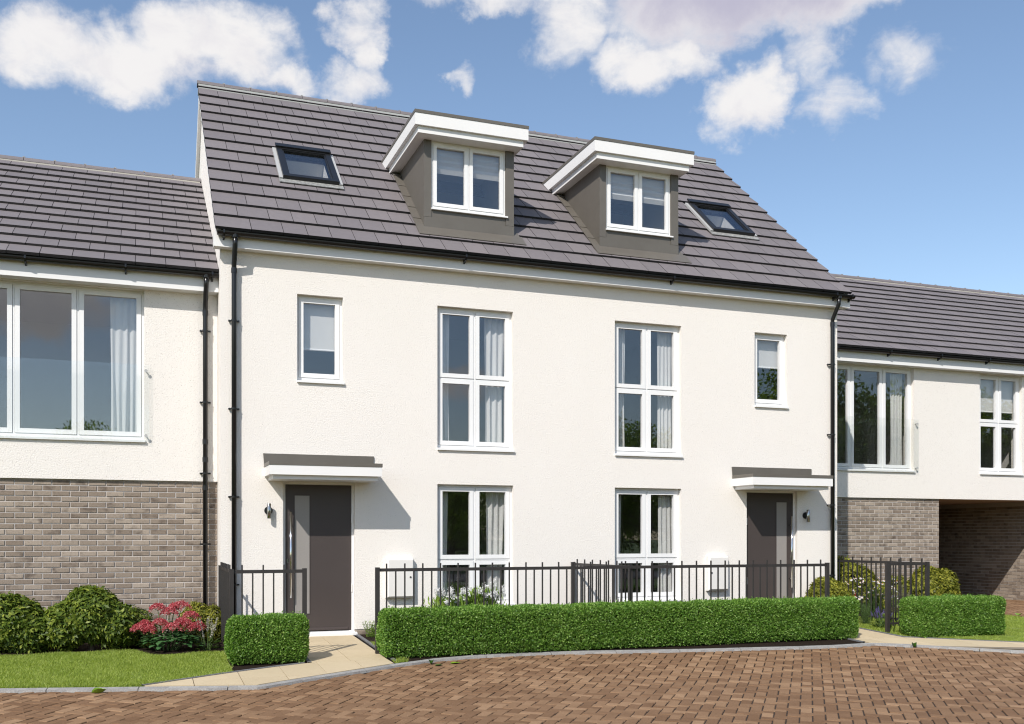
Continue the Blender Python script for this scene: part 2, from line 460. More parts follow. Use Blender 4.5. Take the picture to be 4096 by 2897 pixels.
def link(name, me, parent=None, loc=None):
    o = bpy.data.objects.new(name, me)
    COL.objects.link(o)
    if parent is not None:
        o.parent = parent
        if parent.type == 'EMPTY' and parent.parent is None:
            o.matrix_parent_inverse = Matrix.Translation(-Vector(parent.location))
    if loc is not None: o.location = loc
    return o


def thing(name, label, cat, loc=(0, 0, 0), group=None):
    o = bpy.data.objects.new(name, None); COL.objects.link(o)
    o.location = loc; o.empty_display_size = .3
    return tag(o, label, cat, group)


def tag(o, label, cat, group=None, kind=None):
    if label: o['label'] = label
    if cat: o['category'] = cat
    if group: o['group'] = group
    if kind: o['kind'] = kind
    return o


def structure(o, label=None):
    o['kind'] = 'structure'
    if label: o['label'] = label
    return o


def np_mesh(name, verts, quads, mat, parent=None, smooth=False):
    me = bpy.data.meshes.new(name)
    nv, nq = len(verts), len(quads); k = quads.shape[1]
    me.vertices.add(nv); me.vertices.foreach_set('co', verts.astype(np.float32).ravel())
    me.loops.add(nq * k); me.loops.foreach_set('vertex_index', quads.astype(np.int32).ravel())
    me.polygons.add(nq)
    me.polygons.foreach_set('loop_start', np.arange(0, nq * k, k, dtype=np.int32))
    me.polygons.foreach_set('loop_total', np.full(nq, k, dtype=np.int32))
    me.update(calc_edges=True)
    me.materials.append(MATS[mat])
    return link(name, me, parent)


def unit(a): return a / np.maximum(np.linalg.norm(a, axis=1, keepdims=True), 1e-9)


def leaf_arrays(P, T, Nn, Ln, W, cup=.12, mid=.5):
    T = unit(T); B = unit(np.cross(T, Nn)); Nn = np.cross(B, T)
    Ln = np.asarray(Ln).reshape(-1, 1) * np.ones((len(P), 1)); W = np.asarray(W).reshape(-1, 1) * np.ones((len(P), 1))
    m = P + T * Ln * mid
    v = np.stack([P, m + B * W * .5 + Nn * W * cup, P + T * Ln - Nn * Ln * .10, m - B * W * .5 + Nn * W * cup], 1).reshape(-1, 3)
    q = np.arange(len(P) * 4).reshape(-1, 4)
    return v, q


def join_arrays(parts):
    vs_, qs = [], []; o = 0
    for v, q in parts:
        vs_.append(v); qs.append(q + o); o += len(v)
    return np.concatenate(vs_), np.concatenate(qs)


# ------------------------------------------------------------------ ground levels
def GZ(y):
    return .035 if y > 0 else (.035 + .047 * y if y > -4.5 else -.1765)


GZv = np.vectorize(GZ)


def sheet(name, poly, dz, mat, label=None, kind='structure'):
    m = MB(); m.quad(*[(x, y, GZ(y) + dz) for x, y in poly])
    o = m.build(name, mat)
    o['kind'] = kind
    if label: o['label'] = label
    return o


def clip_convex(poly, conv):
    """Sutherland-Hodgman; conv counter-clockwise"""
    out = list(poly)
    for i in range(len(conv)):
        ax, ay = conv[i]; bx, by = conv[(i + 1) % len(conv)]
        inp, out = out, []
        side = lambda p: (bx - ax) * (p[1] - ay) - (by - ay) * (p[0] - ax)
        for k in range(len(inp)):
            p, q = inp[k], inp[(k + 1) % len(inp)]
            sp, sq = side(p), side(q)
            if sp >= 0: out.append(p)
            if sp * sq < 0:
                t = sp / (sp - sq); out.append((p[0] + t * (q[0] - p[0]), p[1] + t * (q[1] - p[1])))
        if not out: return []
    return out


def area(p): return abs(sum(p[i][0] * p[(i + 1) % len(p)][1] - p[(i + 1) % len(p)][0] * p[i][1] for i in range(len(p)))) / 2


KERB = [(-9, -1.7), (-6, -2.25), (-3.6, -2.74), (-2.37, -3.0), (-1.34, -3.22), (-.2, -3.46), (.14, -3.53), (.62, -3.25), (1.10, -3.0), (1.52, -2.78), (1.93, -2.56),
        (2.43, -2.34), (2.96, -2.23), (3.5, -2.20), (4.35, -2.24), (5.17, -2.36), (6.08, -2.5), (6.8, -2.56), (7.5, -2.64), (8.2, -2.68), (8.86, -2.63),
        (9.28, -2.86), (9.62, -3.10), (10.05, -3.44), (10.48, -3.77), (11.6, -4.62), (13.4, -6.0), (15.5, -7.4)]


def kerb_y(x):
    for (a, b), (c, d_) in zip(KERB, KERB[1:]):
        if a <= x <= c: return b + (d_ - b) * (x - a) / (c - a)
    return -1.7 if x < 0 else -7.4


def offset_line(line, w):
    """shift a polyline sideways (to its left) by w"""
    out = []
    for i, (x, y) in enumerate(line):
        a = line[max(i - 1, 0)]; b = line[min(i + 1, len(line) - 1)]
        dx, dy = b[0] - a[0], b[1] - a[1]; l = math.hypot(dx, dy)
        out.append((x - dy / l * w, y + dx / l * w))
    return out


def resample(line, step):
    out = [line[0]]; acc = 0
    for a, b in zip(line, line[1:]):
        l = math.hypot(b[0] - a[0], b[1] - a[1]); t = step - acc
        while t <= l:
            out.append((a[0] + (b[0] - a[0]) * t / l, a[1] + (b[1] - a[1]) * t / l)); t += step
        acc = (acc + l) % step
    return out


def build_ground():
    # one sheet out to the horizon
    m = MB()
    ys = [-600, -4.5, 0, 600]
    for a, b in zip(ys, ys[1:]):
        m.quad((-600, a, GZ(a) - .12), (600, a, GZ(a) - .12), (600, b, GZ(b) - .12), (-600, b, GZ(b) - .12))
    structure(m.build('ground', 'far_grass'), 'grassy ground reaching to the horizon')
    # road bed under the pavers
    m = MB()
    for a, b in ((-10.5, -4.5), (-4.5, 1.0)):
        m.quad((-40, a, GZ(a) - .029), (45, a, GZ(a) - .029), (45, b, GZ(b) - .029), (-40, b, GZ(b) - .029))
    road = structure(m.build('road', 'joint_sand'), 'road of brown block pavers laid in herringbone')
    m = MB(); m.quad((-60, -13, GZ(-9) - .05), (70, -13, GZ(-9) - .05), (70, -8.6, GZ(-9) - .05), (-60, -8.6, GZ(-9) - .05))
    structure(m.build('road_far_side', 'far_paving'), 'far side of the block paved road, seen only in the window reflections')
    m = MB(); m.quad((-200, -30, GZ(-9) - .07), (200, -30, GZ(-9) - .07), (200, -23, GZ(-9) - .07), (-200, -23, GZ(-9) - .07))
    structure(m.build('street', 'asphalt'), 'grey street beyond the verge, seen only in the window reflections')
    # herringbone pavers
    ang = R(-37); e1 = Vector((math.cos(ang), math.sin(ang))); e2 = Vector((-e1.y, e1.x))
    WX = .115
    cand = []
    # 2:1 herringbone on a unit-0.1 grid: horizontal block at (i, j) when (i - j) % 4 == 0, vertical when (i - j) % 4 == 2 ...
    n = 130
    org = Vector((4.0, -5.0))
    for i in range(-n, n):
        for j in range(-n, n):
            k = (i - j) % 4
            if k == 0: bx = (i, j, 2, 1)
            elif k == 3: bx = (i, j, 1, 2)
            else: continue
            cx, cy = (bx[0] + bx[2] / 2) * WX, (bx[1] + bx[3] / 2) * WX
            c = org + e1 * cx + e2 * cy
            if not (-5.5 < c.x < 16.5 and -8.6 < c.y < -1.9): continue
            if c.y > kerb_y(c.x) + .06: continue
            cand.append((c, bx[2] == 2))
    # block meshes, shared
    meshes = {}
    for horiz in (True, False):
        for var in range(3):
            g = .0064; hx, hy = (WX - g, WX / 2 - g) if horiz else (WX / 2 - g, WX - g); ch = .005
            m = MB(); top = []; low = []
            tl = (var - 1) * .0016
            for sx, sy in ((-1, -1), (1, -1), (1, 1), (-1, 1)):
                p = e1 * (sx * (hx - ch)) + e2 * (sy * (hy - ch)); top.append((p.x, p.y, tl * sx + random.uniform(-.0008, .0008)))
                p = e1 * (sx * hx) + e2 * (sy * hy); low.append((p.x, p.y, -.004))
            base = [(x, y, -.03) for x, y, z in low]
            m.quad(*top)
            for k in range(4):
                q = (k + 1) % 4
                m.quad(low[k], low[q], top[q], top[k]); m.quad(base[k], base[q], low[q], low[k])
            # weld by position so that a block is one island
            idx = {}; nv = []; mp = []
            for v in m.v:
                if v not in idx: idx[v] = len(nv); nv.append(v)
                mp.append(idx[v])
            m.f = [tuple(mp[a] for a in f) for f in m.f]; m.v = nv
            # follow the fall of the ground
            m.v = [(x, y, z + (.047 * y)) for x, y, z in m.v]
            meshes[(horiz, var)] = m
    camp = Vector((cam.location.x, cam.location.y))
    fw = Vector((.3487, .9372)); rt = Vector((fw.y, -fw.x))

    def screen(c):
        d_ = c - camp; D = d_.dot(fw); X = d_.dot(rt)
        return D, X / max(D, .1)
    vis = []
    for idx, (c, hz) in enumerate(cand):
        D, t = screen(c)
        inside = D > 8.2 and abs(t) < .52
        vis.append((not inside, D, idx))
    vis.sort()
    chosen = {i for _, _, i in vis[:300]}
    shared = {}
    rv, rf = [], []
    for idx, (c, hz) in enumerate(cand):
        var = random.randrange(3); z = GZ(c.y) - .02 + random.uniform(-.0022, .0022)
        m = meshes[(hz, var)]
        if idx in chosen and c.y > -4.4 or idx in chosen:
            if (hz, var) not in shared: shared[(hz, var)] = m.mesh('paver', 'paver')
            link('paver', shared[(hz, var)], road, (c.x, c.y, z))
        else:
            o = len(rv); rv += [(x + c.x, y + c.y, w + z) for x, y, w in m.v]; rf += [tuple(a + o for a in f) for f in m.f]
    m = MB(); m.v = rv; m.f = rf; m.mi = [0] * len(rf)
    o = m.build('pavers', 'paver', road); o['kind'] = 'stuff'
    # kerb stones
    kb = bpy.data.objects.new('kerb', None); COL.objects.link(kb); structure(kb, 'low grey granite kerb between the road and the front gardens')
    ln = resample(KERB, .1)
    inner = offset_line(ln, .06)
    step = 9; a = 0
    while a + step < len(ln):
        b = a + step
        m = MB(); g = .004
        sl = list(range(a, b + 1))
        ft, bt, fb = [], [], []
        for i in sl:
            (x, y), (xi, yi) = ln[i], inner[i]
            if i == a: t = .05
            elif i == b: t = -.05
            else: t = 0
            if t:
                j = i + (1 if t > 0 else -1)
                x += (ln[j][0] - x) * .05; y += (ln[j][1] - y) * .05; xi += (inner[j][0] - xi) * .05; yi += (inner[j][1] - yi) * .05
            ft.append((x, y, GZ(y) + .004)); fb.append((x - (xi - x) * .10, y - (yi - y) * .10, GZ(y) - .028)); bt.append((xi, yi, GZ(yi) + .014))
        for i in range(len(sl) - 1):
            m.quad(ft[i], ft[i + 1], bt[i + 1], bt[i]); m.quad(fb[i], fb[i + 1], ft[i + 1], ft[i])
        m.quad(fb[0], ft[0], bt[0], (bt[0][0], bt[0][1], bt[0][2] - .06)); m.quad(fb[-1], ft[-1], bt[-1], (bt[-1][0], bt[-1][1], bt[-1][2] - .06))
        m.build('kerb_stone', 'kerb', kb)
        a = b

    # gardens
    lawn_l = [(-9, -1.58), (-6, -2.14), (-3.6, -2.63), (-2.37, -2.89), (-1.34, -3.11), (-.98, -3.16), (-.14, -2.70), (-.04, -2.64), (-.04, -1.10), (-.90, -1.10), (-1.12, -.66), (-1.66, -.70), (-2.6, -.75), (-9, -.8)]
    sheet('lawn', lawn_l, .0, 'turf', 'left lawn in front of the brick wall')
    sheet('flower_bed', [(-9, -.8), (-2.6, -.75), (-1.66, -.70), (-1.12, -.66), (-.90, -1.10), (-.04, -1.10), (-.04, .56), (-9, .56)], .004, 'soil', 'dark soil bed along the left brick wall')
    sheet('hedge_bed', [(-.04, -2.64), (.47, -2.40), (.9, -2.22), (.9, .0), (-.04, .0)], .006, 'soil', 'dark soil under the small clipped hedge')
    bed = [(1.86, -2.50)] + [p for p in offset_line(KERB, .1) if 1.9 < p[0] < 8.75] + [(8.80, -2.5), (8.80, .02), (1.86, .02)]
    sheet('front_bed', bed, .006, 'soil', 'dark soil bed between the front railings and the house')
    lawn_r = [(9.78, 1.9), (9.78, -2.2), (9.9, -2.31), (10.4, -2.66), (11.16, -3.16), (14.0, -4.98), (14.6, -4.2), (14.0, -1.0), (13.72, -.2), (13.7, .9), (11.5, .5)]
    sheet('lawn', lawn_r, .0, 'turf', 'right lawn beside the driveway')
    sheet('flower_bed', [(9.8, -.9), (10.6, -1.0), (10.75, .35), (13.3, .75), (13.75, 1.1), (14.35, 1.94), (9.8, 1.94)], .008, 'soil', 'dark soil bed along the right brick wall')
    # driveway through the passage
    dw = MB(); dw.quad((13.6, -6.5, GZ(-6.5) - .028), (18.3, -6.5, GZ(-6.5) - .028), (18.3, -4.5, GZ(-4.5) - .028), (13.6, -4.5, GZ(-4.5) - .028))
    dw.quad((13.6, -4.5, GZ(-4.5) - .024), (18.3, -4.5, GZ(-4.5) - .024), (18.3, 0, GZ(0) - .024), (13.6, 0, GZ(0) - .024))
    dw.quad((13.6, 0, .011), (18.3, 0, .011), (18.3, 9, .011), (13.6, 9, .011))
    dwo = structure(dw.build('driveway', 'joint_sand'), 'block paved driveway leading into the passage')
    rv, rf = [], []
    for i in range(-n, n):
        for j in range(-n, n):
            k = (i - j) % 4
            if k not in (0, 3): continue
            hz = k == 0; bx = (i, j, 2, 1) if hz else (i, j, 1, 2)
            cx, cy = (bx[0] + bx[2] / 2) * WX, (bx[1] + bx[3] / 2) * WX
            c = Vector((16.0, 1.0)) + e1 * cx + e2 * cy
            if not (13.75 < c.x < 18.2 and -1.3 < c.y < 6.5): continue
            m = meshes[(hz, 1)]; o = len(rv); z = GZ(c.y) - .008
            kx = 0 if c.y > 0 else 1
            rv += [(x + c.x, y + c.y, w - .047 * y * (1 - kx) + z) for x, y, w in m.v]; rf += [tuple(a + o for a in f) for f in m.f]
    m = MB(); m.v = rv; m.f = rf; m.mi = [0] * len(rf)
    o = m.build('pavers', 'paver', dwo); o['kind'] = 'stuff'

    # paths of cream slabs
    def path(label, pieces, base_poly_list):
        m = MB()
        for bp in base_poly_list: m.quad(*[(x, y, GZ(y) + .002) for x, y in bp])
        po = structure(m.build('path', 'slab_joint'), label)
        for cells, conv in pieces:
            for c in cells:
                p = clip_convex(c, conv)
                if len(p) < 3 or area(p) < .004: continue
                cx = sum(q[0] for q in p) / len(p); cy = sum(q[1] for q in p) / len(p)
                k = 1 - .007 / max(.15, math.sqrt(area(p)))
                p = [(cx + (x - cx) * k, cy + (y - cy) * k) for x, y in p]
                m = MB(); nq = len(p)
                t = [(x, y, GZ(y) + .014) for x, y in p]; lo = [(x, y, GZ(y) - .01) for x, y in p]
                m.quad(*t)
                for q in range(nq): m.quad(lo[q], lo[(q + 1) % nq], t[(q + 1) % nq], t[q])
                m.build('paving_slab', 'slab', po)
        return po

    def grid(xs, ys): return [[(a, c), (b, c), (b, d_), (a, d_)] for a, b in zip(xs, xs[1:]) for c, d_ in zip(ys, ys[1:])]
    c1 = [(.9, -2.2), (1.83, -2.2), (1.83, -.05), (.9, -.05)]
    c2 = [(-1.0, -3.17), (.14, -3.42), (1.84, -2.50), (1.83, -2.2), (.9, -2.2), (.47, -2.38), (-.14, -2.68)]
    path('cream slab path from the left front door down to the road',
         [(grid([.9, 1.37, 1.83], [-2.2, -1.87, -1.34, -.80, -.545, -.05]), c1),
          (grid([-1.2, -.50, .0, .49, .95, 1.42, 1.9], [-3.6, -3.02, -2.2]), c2)], [c1, c2])
    c3 = [(8.83, -2.25), (9.76, -2.25), (9.76, -.05), (8.83, -.05)]
    c4 = [(8.83, -2.25), (8.90, -2.50), (13.3, -5.85), (14.0, -4.95), (10.4, -2.64), (9.80, -2.25)]
    path('cream slab path curving from the right front door along the lawn',
         [(grid([8.83, 9.29, 9.76], [-2.25, -1.8, -1.2, -.6, -.05]), c3),
          (grid([8.5, 9.1, 9.7, 10.3, 10.9, 11.5, 12.1, 12.7, 13.3, 14.1], [-6.0, -5.2, -4.6, -4.0, -3.4, -2.8, -2.2]), c4)], [c3, c4])
    # dark concrete edging strips

    def edging(line, label):
        m = MB(); a = resample(line, .12); b = offset_line(a, .045)
        for i in range(len(a) - 1):
            f = lambda p, h: (p[0], p[1], GZ(p[1]) + h)
            m.quad(f(a[i], .022), f(a[i + 1], .022), f(b[i + 1], .022), f(b[i], .022))
            m.quad(f(a[i], -.02), f(a[i + 1], -.02), f(a[i + 1], .022), f(a[i], .022))
            m.quad(f(b[i], .022), f(b[i + 1], .022), f(b[i + 1], -.02), f(b[i], -.02))
        structure(m.build('edging', 'edging'), label)
    edging([(-1.0, -3.17), (-.14, -2.685), (.47, -2.385), (.9, -2.205)], 'dark edging strip between left lawn and path')
    edging([(.9, -2.2), (.9, -.02)], 'dark edging strip beside the small hedge')
    edging([(1.875, .0), (1.875, -2.5)], 'dark edging strip along the right side of the left path')
    edging([(14.0, -4.95), (10.4, -2.65), (9.9, -2.30), (9.78, -2.2), (9.76, -.1)][::-1], 'dark edging strip between right path and right lawn')
    edging([(8.83, -2.5), (8.83, -.05)][::1], 'dark edging strip at the left of the right path')


build_ground()

# ------------------------------------------------------------------ houses


def wall_T(yw): return lambda a, b, n: (a, yw + n, b)


def brick_wall(parent, name, x0, x1, z0, z1, yw, joint0, zjoint, budget, prefer=None):
    """running-bond facing bricks on a mortar backing; returns how many were built singly"""
    m = MB(); m.box(x0, x1, yw + .008, yw + .25, z0, z1)
    bw = m.build(name, 'mortar', parent)
    pitch, course = .2272, .0745
    items = []
    nrow = int((zjoint - z0) / course) + 3
    for r in range(-1, nrow):
        zt = zjoint - r * course - .006; zb = zt - course + .012
        zt2, zb2 = min(zt, z1 - .001), max(zb, z0)
        if zt2 - zb2 < .012: continue
        off = 0 if r % 2 == 0 else pitch / 2
        k = math.floor((x0 - joint0 - off) / pitch)
        while True:
            a = joint0 + off + k * pitch + .006; b = a + pitch - .012; k += 1
            if a > x1: break
            a2, b2 = max(a, x0 + .002), min(b, x1 - .002)
            if b2 - a2 < .02: continue
            items.append((a2, b2, zb2, zt2, abs(a2 - a) + abs(b2 - b) + abs(zt - zt2) + abs(zb - zb2) < .001))
    score = prefer or (lambda i: -i[3])
    items.sort(key=score)
    full = None
    rest = MB()
    for idx, (a, b, c, d_, isfull) in enumerate(items):
        dy = random.uniform(-.0025, .0015)
        if idx < budget:
            if isfull:
                if full is None: full = MB().cbox(-.1076, .1076, 0, .03, -.03125, .03125, .004).mesh('brick', 'brick')
                link('brick', full, bw, ((a + b) / 2, yw + dy, (c + d_) / 2))
            else:
                w, h = (b - a) / 2, (d_ - c) / 2
                me = MB().cbox(-w, w, 0, .03, -h, h, .003).mesh('brick', 'brick')
                link('brick', me, bw, ((a + b) / 2, yw + dy, (c + d_) / 2))
        else:
            rest.cbox(a, b, yw + dy, yw + .03, c, d_, .003)
    if rest.v:
        o = rest.build('bricks', 'brick', bw); o['kind'] = 'stuff'
    return bw


class Roof:
    """one slope rising towards +y: eaves at (ye, ze) with gradient m; coordinates (x, s along slope, n outwards)"""
    def __init__(self, ye, ze, m):
        self.ye, self.ze, self.m = ye, ze, m
        self.c = 1 / math.sqrt(1 + m * m); self.s = m * self.c

    def P(self, x, s, n=0.0): return (x, self.ye + s * self.c - n * self.s, self.ze + s * self.s + n * self.c)

    def sy(self, y): return (y - self.ye) / self.c

    def box(self, mb, x0, x1, s0, s1, n0, n1):
        i = len(mb.v)
        mb.v += [self.P(x, s, n) for n in (n0, n1) for x, s in ((x0, s0), (x1, s0), (x1, s1), (x0, s1))]
        for f in ((0, 3, 2, 1), (4, 5, 6, 7), (0, 1, 5, 4), (1, 2, 6, 5), (2, 3, 7, 6), (3, 0, 4, 7)):
            mb.f.append(tuple(i + k for k in f)); mb.mi.append(mb.m)


def roof_tiles(roof_obj, rf, x0, x1, top, gauge, width, joints, cuts, budget, score):
    """slates in courses; cuts: (x0, x1, s0, s1) left free"""
    tiles = []
    row = 0; s = 0.0
    while s < top - .02:
        s1 = min(s + gauge + .055, top)
        j = list(joints[row % 2]); xs = [x0] + [q for q in j if q > x0 + .03]
        while xs[-1] < x1 - .03: xs.append(xs[-1] + width)
        xs = [q for q in xs if q < x1 - .03] + [x1]
        sm = s + gauge * .5
        for a, b in zip(xs, xs[1:]):
            segs = [(a, b)]
            for (c0, c1, t0, t1) in cuts:
                if t0 < sm < t1:
                    ns = []
                    for p, q in segs:
                        if q <= c0 or p >= c1: ns.append((p, q)); continue
                        if p < c0: ns.append((p, c0))
                        if q > c1: ns.append((c1, q))
                    segs = ns
            for p, q in segs:
                if q - p > .02: tiles.append((p, q, s, s1, row))
        s += gauge; row += 1

    def tile_mb(w, ln):
        mb = MB(); g = .004; h = w / 2 - g
        n = lambda t, up: (.014 - .038 * t / (gauge + .055)) + (0 if up else -.042)
        pts = [(-h, 0), (h, 0), (h, ln), (-h, ln)]
        v = []
        for up in (False, True):
            for x, t in pts:
                p = rf.P(x, t, n(t, up)); v.append((p[0], p[1] - rf.ye, p[2] - rf.ze))
        mb.v = v
        mb.f = [(0, 3, 2, 1), (4, 5, 6, 7), (0, 1, 5, 4), (1, 2, 6, 5), (2, 3, 7, 6), (3, 0, 4, 7)]
        mb.mi = [1, 0, 1, 1, 1, 1]
        return mb
    tiles.sort(key=score)
    cache = {}
    rest = MB()
    for idx, (a, b, s0, s1, row) in enumerate(tiles):
        key = (round(b - a, 3), round(s1 - s0, 3))
        dn = random.uniform(-.0015, .0015)
        p = rf.P((a + b) / 2, s0, dn)
        if idx < budget:
            if key not in cache: cache[key] = tile_mb(b - a, s1 - s0).mesh('tile', ['tile', 'tile_edge'])
            link('tile', cache[key], roof_obj, p)
        else:
            t = tile_mb(b - a, s1 - s0); o = len(rest.v)
            rest.v += [(x + p[0], y + p[1], z + p[2]) for x, y, z in t.v]; rest.f += [tuple(k + o for k in f) for f in t.f]; rest.mi += t.mi
    if rest.v:
        o = rest.build('tiles', ['tile', 'tile_edge'], roof_obj); o['kind'] = 'stuff'


def ridge(roof_obj, x0, x1, y, z, pitch_m, mortar, seg=.45):
    n = int(round((x1 - x0) / seg)); seg = (x1 - x0) / n
    prof = []
    for k in range(9):
        a = math.pi * (k / 8); prof.append((-math.cos(a) * .10, math.sin(a) * .085))
    for i in range(n):
        a = x0 + i * seg + .004; b = a + seg - .008
        m = MB()
        for p, q in zip(prof, prof[1:]):
            m.quad((a, y + p[0], z + p[1]), (b, y + p[0], z + p[1]), (b, y + q[0], z + q[1]), (a, y + q[0], z + q[1]))
        for e in (a, b): m.quad(*[(e, y + p[0], z + p[1]) for p in prof])
        t = m.build('ridge_tile', 'tile', roof_obj, smooth=False)
    for i in range(1, n):
        a = x0 + i * seg
        MB().box(a - .02, a + .02, y - .03, y + .03, z + .083, z + .098).build('ridge_clip', 'lead', roof_obj)
    m = MB(); m.prism([(y - .125, z - .13), (y - .108, z - .04), (y - .09, z + .01), (y + .09, z + .01), (y + .125, z - .13)], 'x', x0 + .02, x1 - .02)
    m.build('ridge_bedding', mortar, roof_obj)


def gutter(house, x0, x1, y, z, brackets, r=.055):
    m = MB()
    prof = []
    for k in range(11):
        a = math.pi * k / 10; prof.append((y - math.cos(a) * r, z - math.sin(a) * r))
    inner = [(y - math.cos(math.pi * k / 10) * (r - .006), z - math.sin(math.pi * k / 10) * (r - .006)) for k in range(11)]
    for P_ in (prof, inner):
        for p, q in zip(P_, P_[1:]):
            m.quad((x0, *p), (x1, *p), (x1, *q), (x0, *q))
    m.quad((x0, *prof[0]), (x1, *prof[0]), (x1, *inner[0]), (x0, *inner[0]))
    m.quad((x0, *prof[-1]), (x1, *prof[-1]), (x1, *inner[-1]), (x0, *inner[-1]))
    for e in (x0, x1): m.quad(*[(e, *p) for p in prof])
    g = m.build('gutter', 'black_plastic', house, smooth=False)
    for bx in brackets:
        m = MB(); m.prism([(y + r + .035, z + .01), (y - r - .006, z + .012), (y - r - .006, z - .03), (y - .02, z - r - .012), (y + r + .035, z - .105)], 'x', bx - .011, bx + .011)
        m.build('gutter_bracket', 'black_plastic', g)
    return g


def downpipe(house, x, y_wall, y_g, z_g, z_bot, clips, collars):
    m = MB()
    yw = y_wall - .065
    m.tube([(x, y_g, z_g), (x, y_g, z_g - .12), (x, yw, z_g - .36), (x, yw, z_g - .46), (x, yw, z_bot)], .034, 14)
    p = m.build('downpipe', 'black_plastic', house, smooth=True)
    m = MB(); m.tube([(x, y_g, z_g + .03), (x, y_g, z_g - .03), (x, y_g, z_g - .04)], [.05, .045, .036], 14); m.build('outlet', 'black_plastic', p)
    for z in collars:
        m = MB(); m.tube([(x, yw, z - .035), (x, yw, z + .035)], .040, 14); m.build('collar', 'black_plastic', p)
    for z in clips:
        m = MB(); m.tube([(x, yw, z - .012), (x, yw, z + .012)], .041, 14); m.box(x - .075, x + .075, yw + .03, yw + .045, z - .011, z + .011)
        for sx in (-1, 1): m.tube([(x + sx * .062, yw + .06, z), (x + sx * .062, yw + .012, z)], .011, 8)
        m.build('pipe_clip', 'black_plastic', p)
    return p


def window(house, x0, x1, z0, z1, yw, cols, rows, name='window', sill=True, depth=.085, sill_out=.035):
    """white frame set back in its opening, sashes with panes; cols and rows are edges between sashes"""
    yf = yw + depth
    m = MB(); fw = .035
    xs = [x0] + cols + [x1]; zs = [z0] + rows + [z1]
    holes = [(a + (fw if i == 0 else .012), b - (fw if i == len(xs) - 2 else .012), c + (fw if j == 0 else .010), d_ - (fw if j == len(zs) - 2 else .010))
             for i, (a, b) in enumerate(zip(xs, xs[1:])) for j, (c, d_) in enumerate(zip(zs, zs[1:]))]
    m.panel(x0, x1, z0, z1, holes, lambda a, b, n: (a, yf + n, b), .07)
    w = m.build(name, 'pvc', house)
    for (a, b, c, d_) in holes:
        g = .0035; sw = .062
        a2, b2, c2, d2 = a + g, b - g, c + g, d_ - g
        MB().panel(a2, b2, c2, d2, [(a2 + sw, b2 - sw, c2 + sw, d2 - sw)], lambda p, q, n: (p, yf - .012 + n, q), .06).build('sash', 'pvc', w)
        mb = MB(); mb.panel(a, b, c, d_, [(a + .02, b - .02, c + .02, d_ - .02)], lambda p, q, n: (p, yf + .05 + n, q), .006); mb.build('gasket', 'gap', w)
        MB().box(a2 + sw - .008, b2 - sw + .008, yf + .02, yf + .026, c2 + sw - .008, d2 - sw + .008).build('pane', 'glass', w)
    if sill:
        m = MB(); m.prism([(yw - sill_out, z0 - .050), (yw - sill_out, z0 - .022), (yf + .004, z0 - .001), (yf + .01, z0 - .050)], 'x', x0 - .004, x1 + .016)
        m.build('sill', 'pvc', w)
    return w


def interior(house, x0, x1, y0, y1, z0, z1, wall='room_wall', floor='room_wall'):
    m = MB()
    m.quad((x0, y1, z0), (x1, y1, z0), (x1, y1, z1), (x0, y1, z1))
    m.quad((x0, y0, z0), (x0, y1, z0), (x0, y1, z1), (x0, y0, z1))
    m.quad((x1, y1, z0), (x1, y0, z0), (x1, y0, z1), (x1, y1, z1))
    m.m = 1
    m.quad((x0, y0, z0), (x1, y0, z0), (x1, y1, z0), (x0, y1, z0)); m.quad((x0, y1, z1), (x1, y1, z1), (x1, y0, z1), (x0, y0, z1))
    m.build('interior_wall', [wall, floor], house)


def curtain(label, x0, x1, z0, z1, y, waves, amp=.03, seed=0, lean=0.0):
    rg = random.Random(seed)
    n = waves * 8; m = MB(); ph = rg.uniform(0, 6)
    rows = 10
    amps = [rg.uniform(.5, 1.3) for _ in range(waves + 2)]
    V = []
    for j in range(rows + 1):
        t = j / rows
        for i in range(n + 1):
            u = i / n
            a = amps[int(u * waves)] * amp * (.55 + .45 * (1 - t) + .3 * math.sin(3 * t + ph))
            x = x0 + (x1 - x0) * u + lean * (1 - t) * (1 - u if lean > 0 else u) + .006 * math.sin(5 * t + u * 9)
            V.append((x, y + a * math.sin(2 * math.pi * u * waves + ph + .5 * math.sin(2 * t)), z0 + (z1 - z0) * t))
    m.v = V
    for j in range(rows):
        for i in range(n):
            k = j * (n + 1) + i; m.f.append((k, k + 1, k + n + 2, k + n + 1)); m.mi.append(0)
    return tag(m.build('curtain', 'fabric', smooth=True), label, 'curtain', 'curtains behind the windows')


def roller_blind(label, x0, x1, z0, z1, y):
    t = thing('roller_blind', label, 'blind', ((x0 + x1) / 2, y, z0), 'blinds behind the windows')
    MB().box(x0, x1, y, y + .004, z0 + .02, z1).build('cloth', 'fabric', t)
    MB().tube([(x0, y, z0 + .012), (x1, y, z0 + .012)], .014, 8).build('bottom_bar', 'pvc', t)
    MB().tube([(x0, y + .02, z1 + .01), (x1, y + .02, z1 + .01)], .02, 8).build('roller', 'pvc', t)


def roman_blind(label, x0, x1, z0, z1, y):
    m = MB(); zs = []
    prof = [(y, z1), (y, z0 + .30), (y - .03, z0 + .26), (y - .002, z0 + .22), (y - .035, z0 + .17), (y - .004, z0 + .125), (y - .04, z0 + .07), (y - .006, z0)]
    for p, q in zip(prof, prof[1:]): m.quad((x0, *p), (x1, *p), (x1, *q), (x0, *q))
    return tag(m.build('roman_blind', 'fabric'), label, 'blind', 'blinds behind the windows')


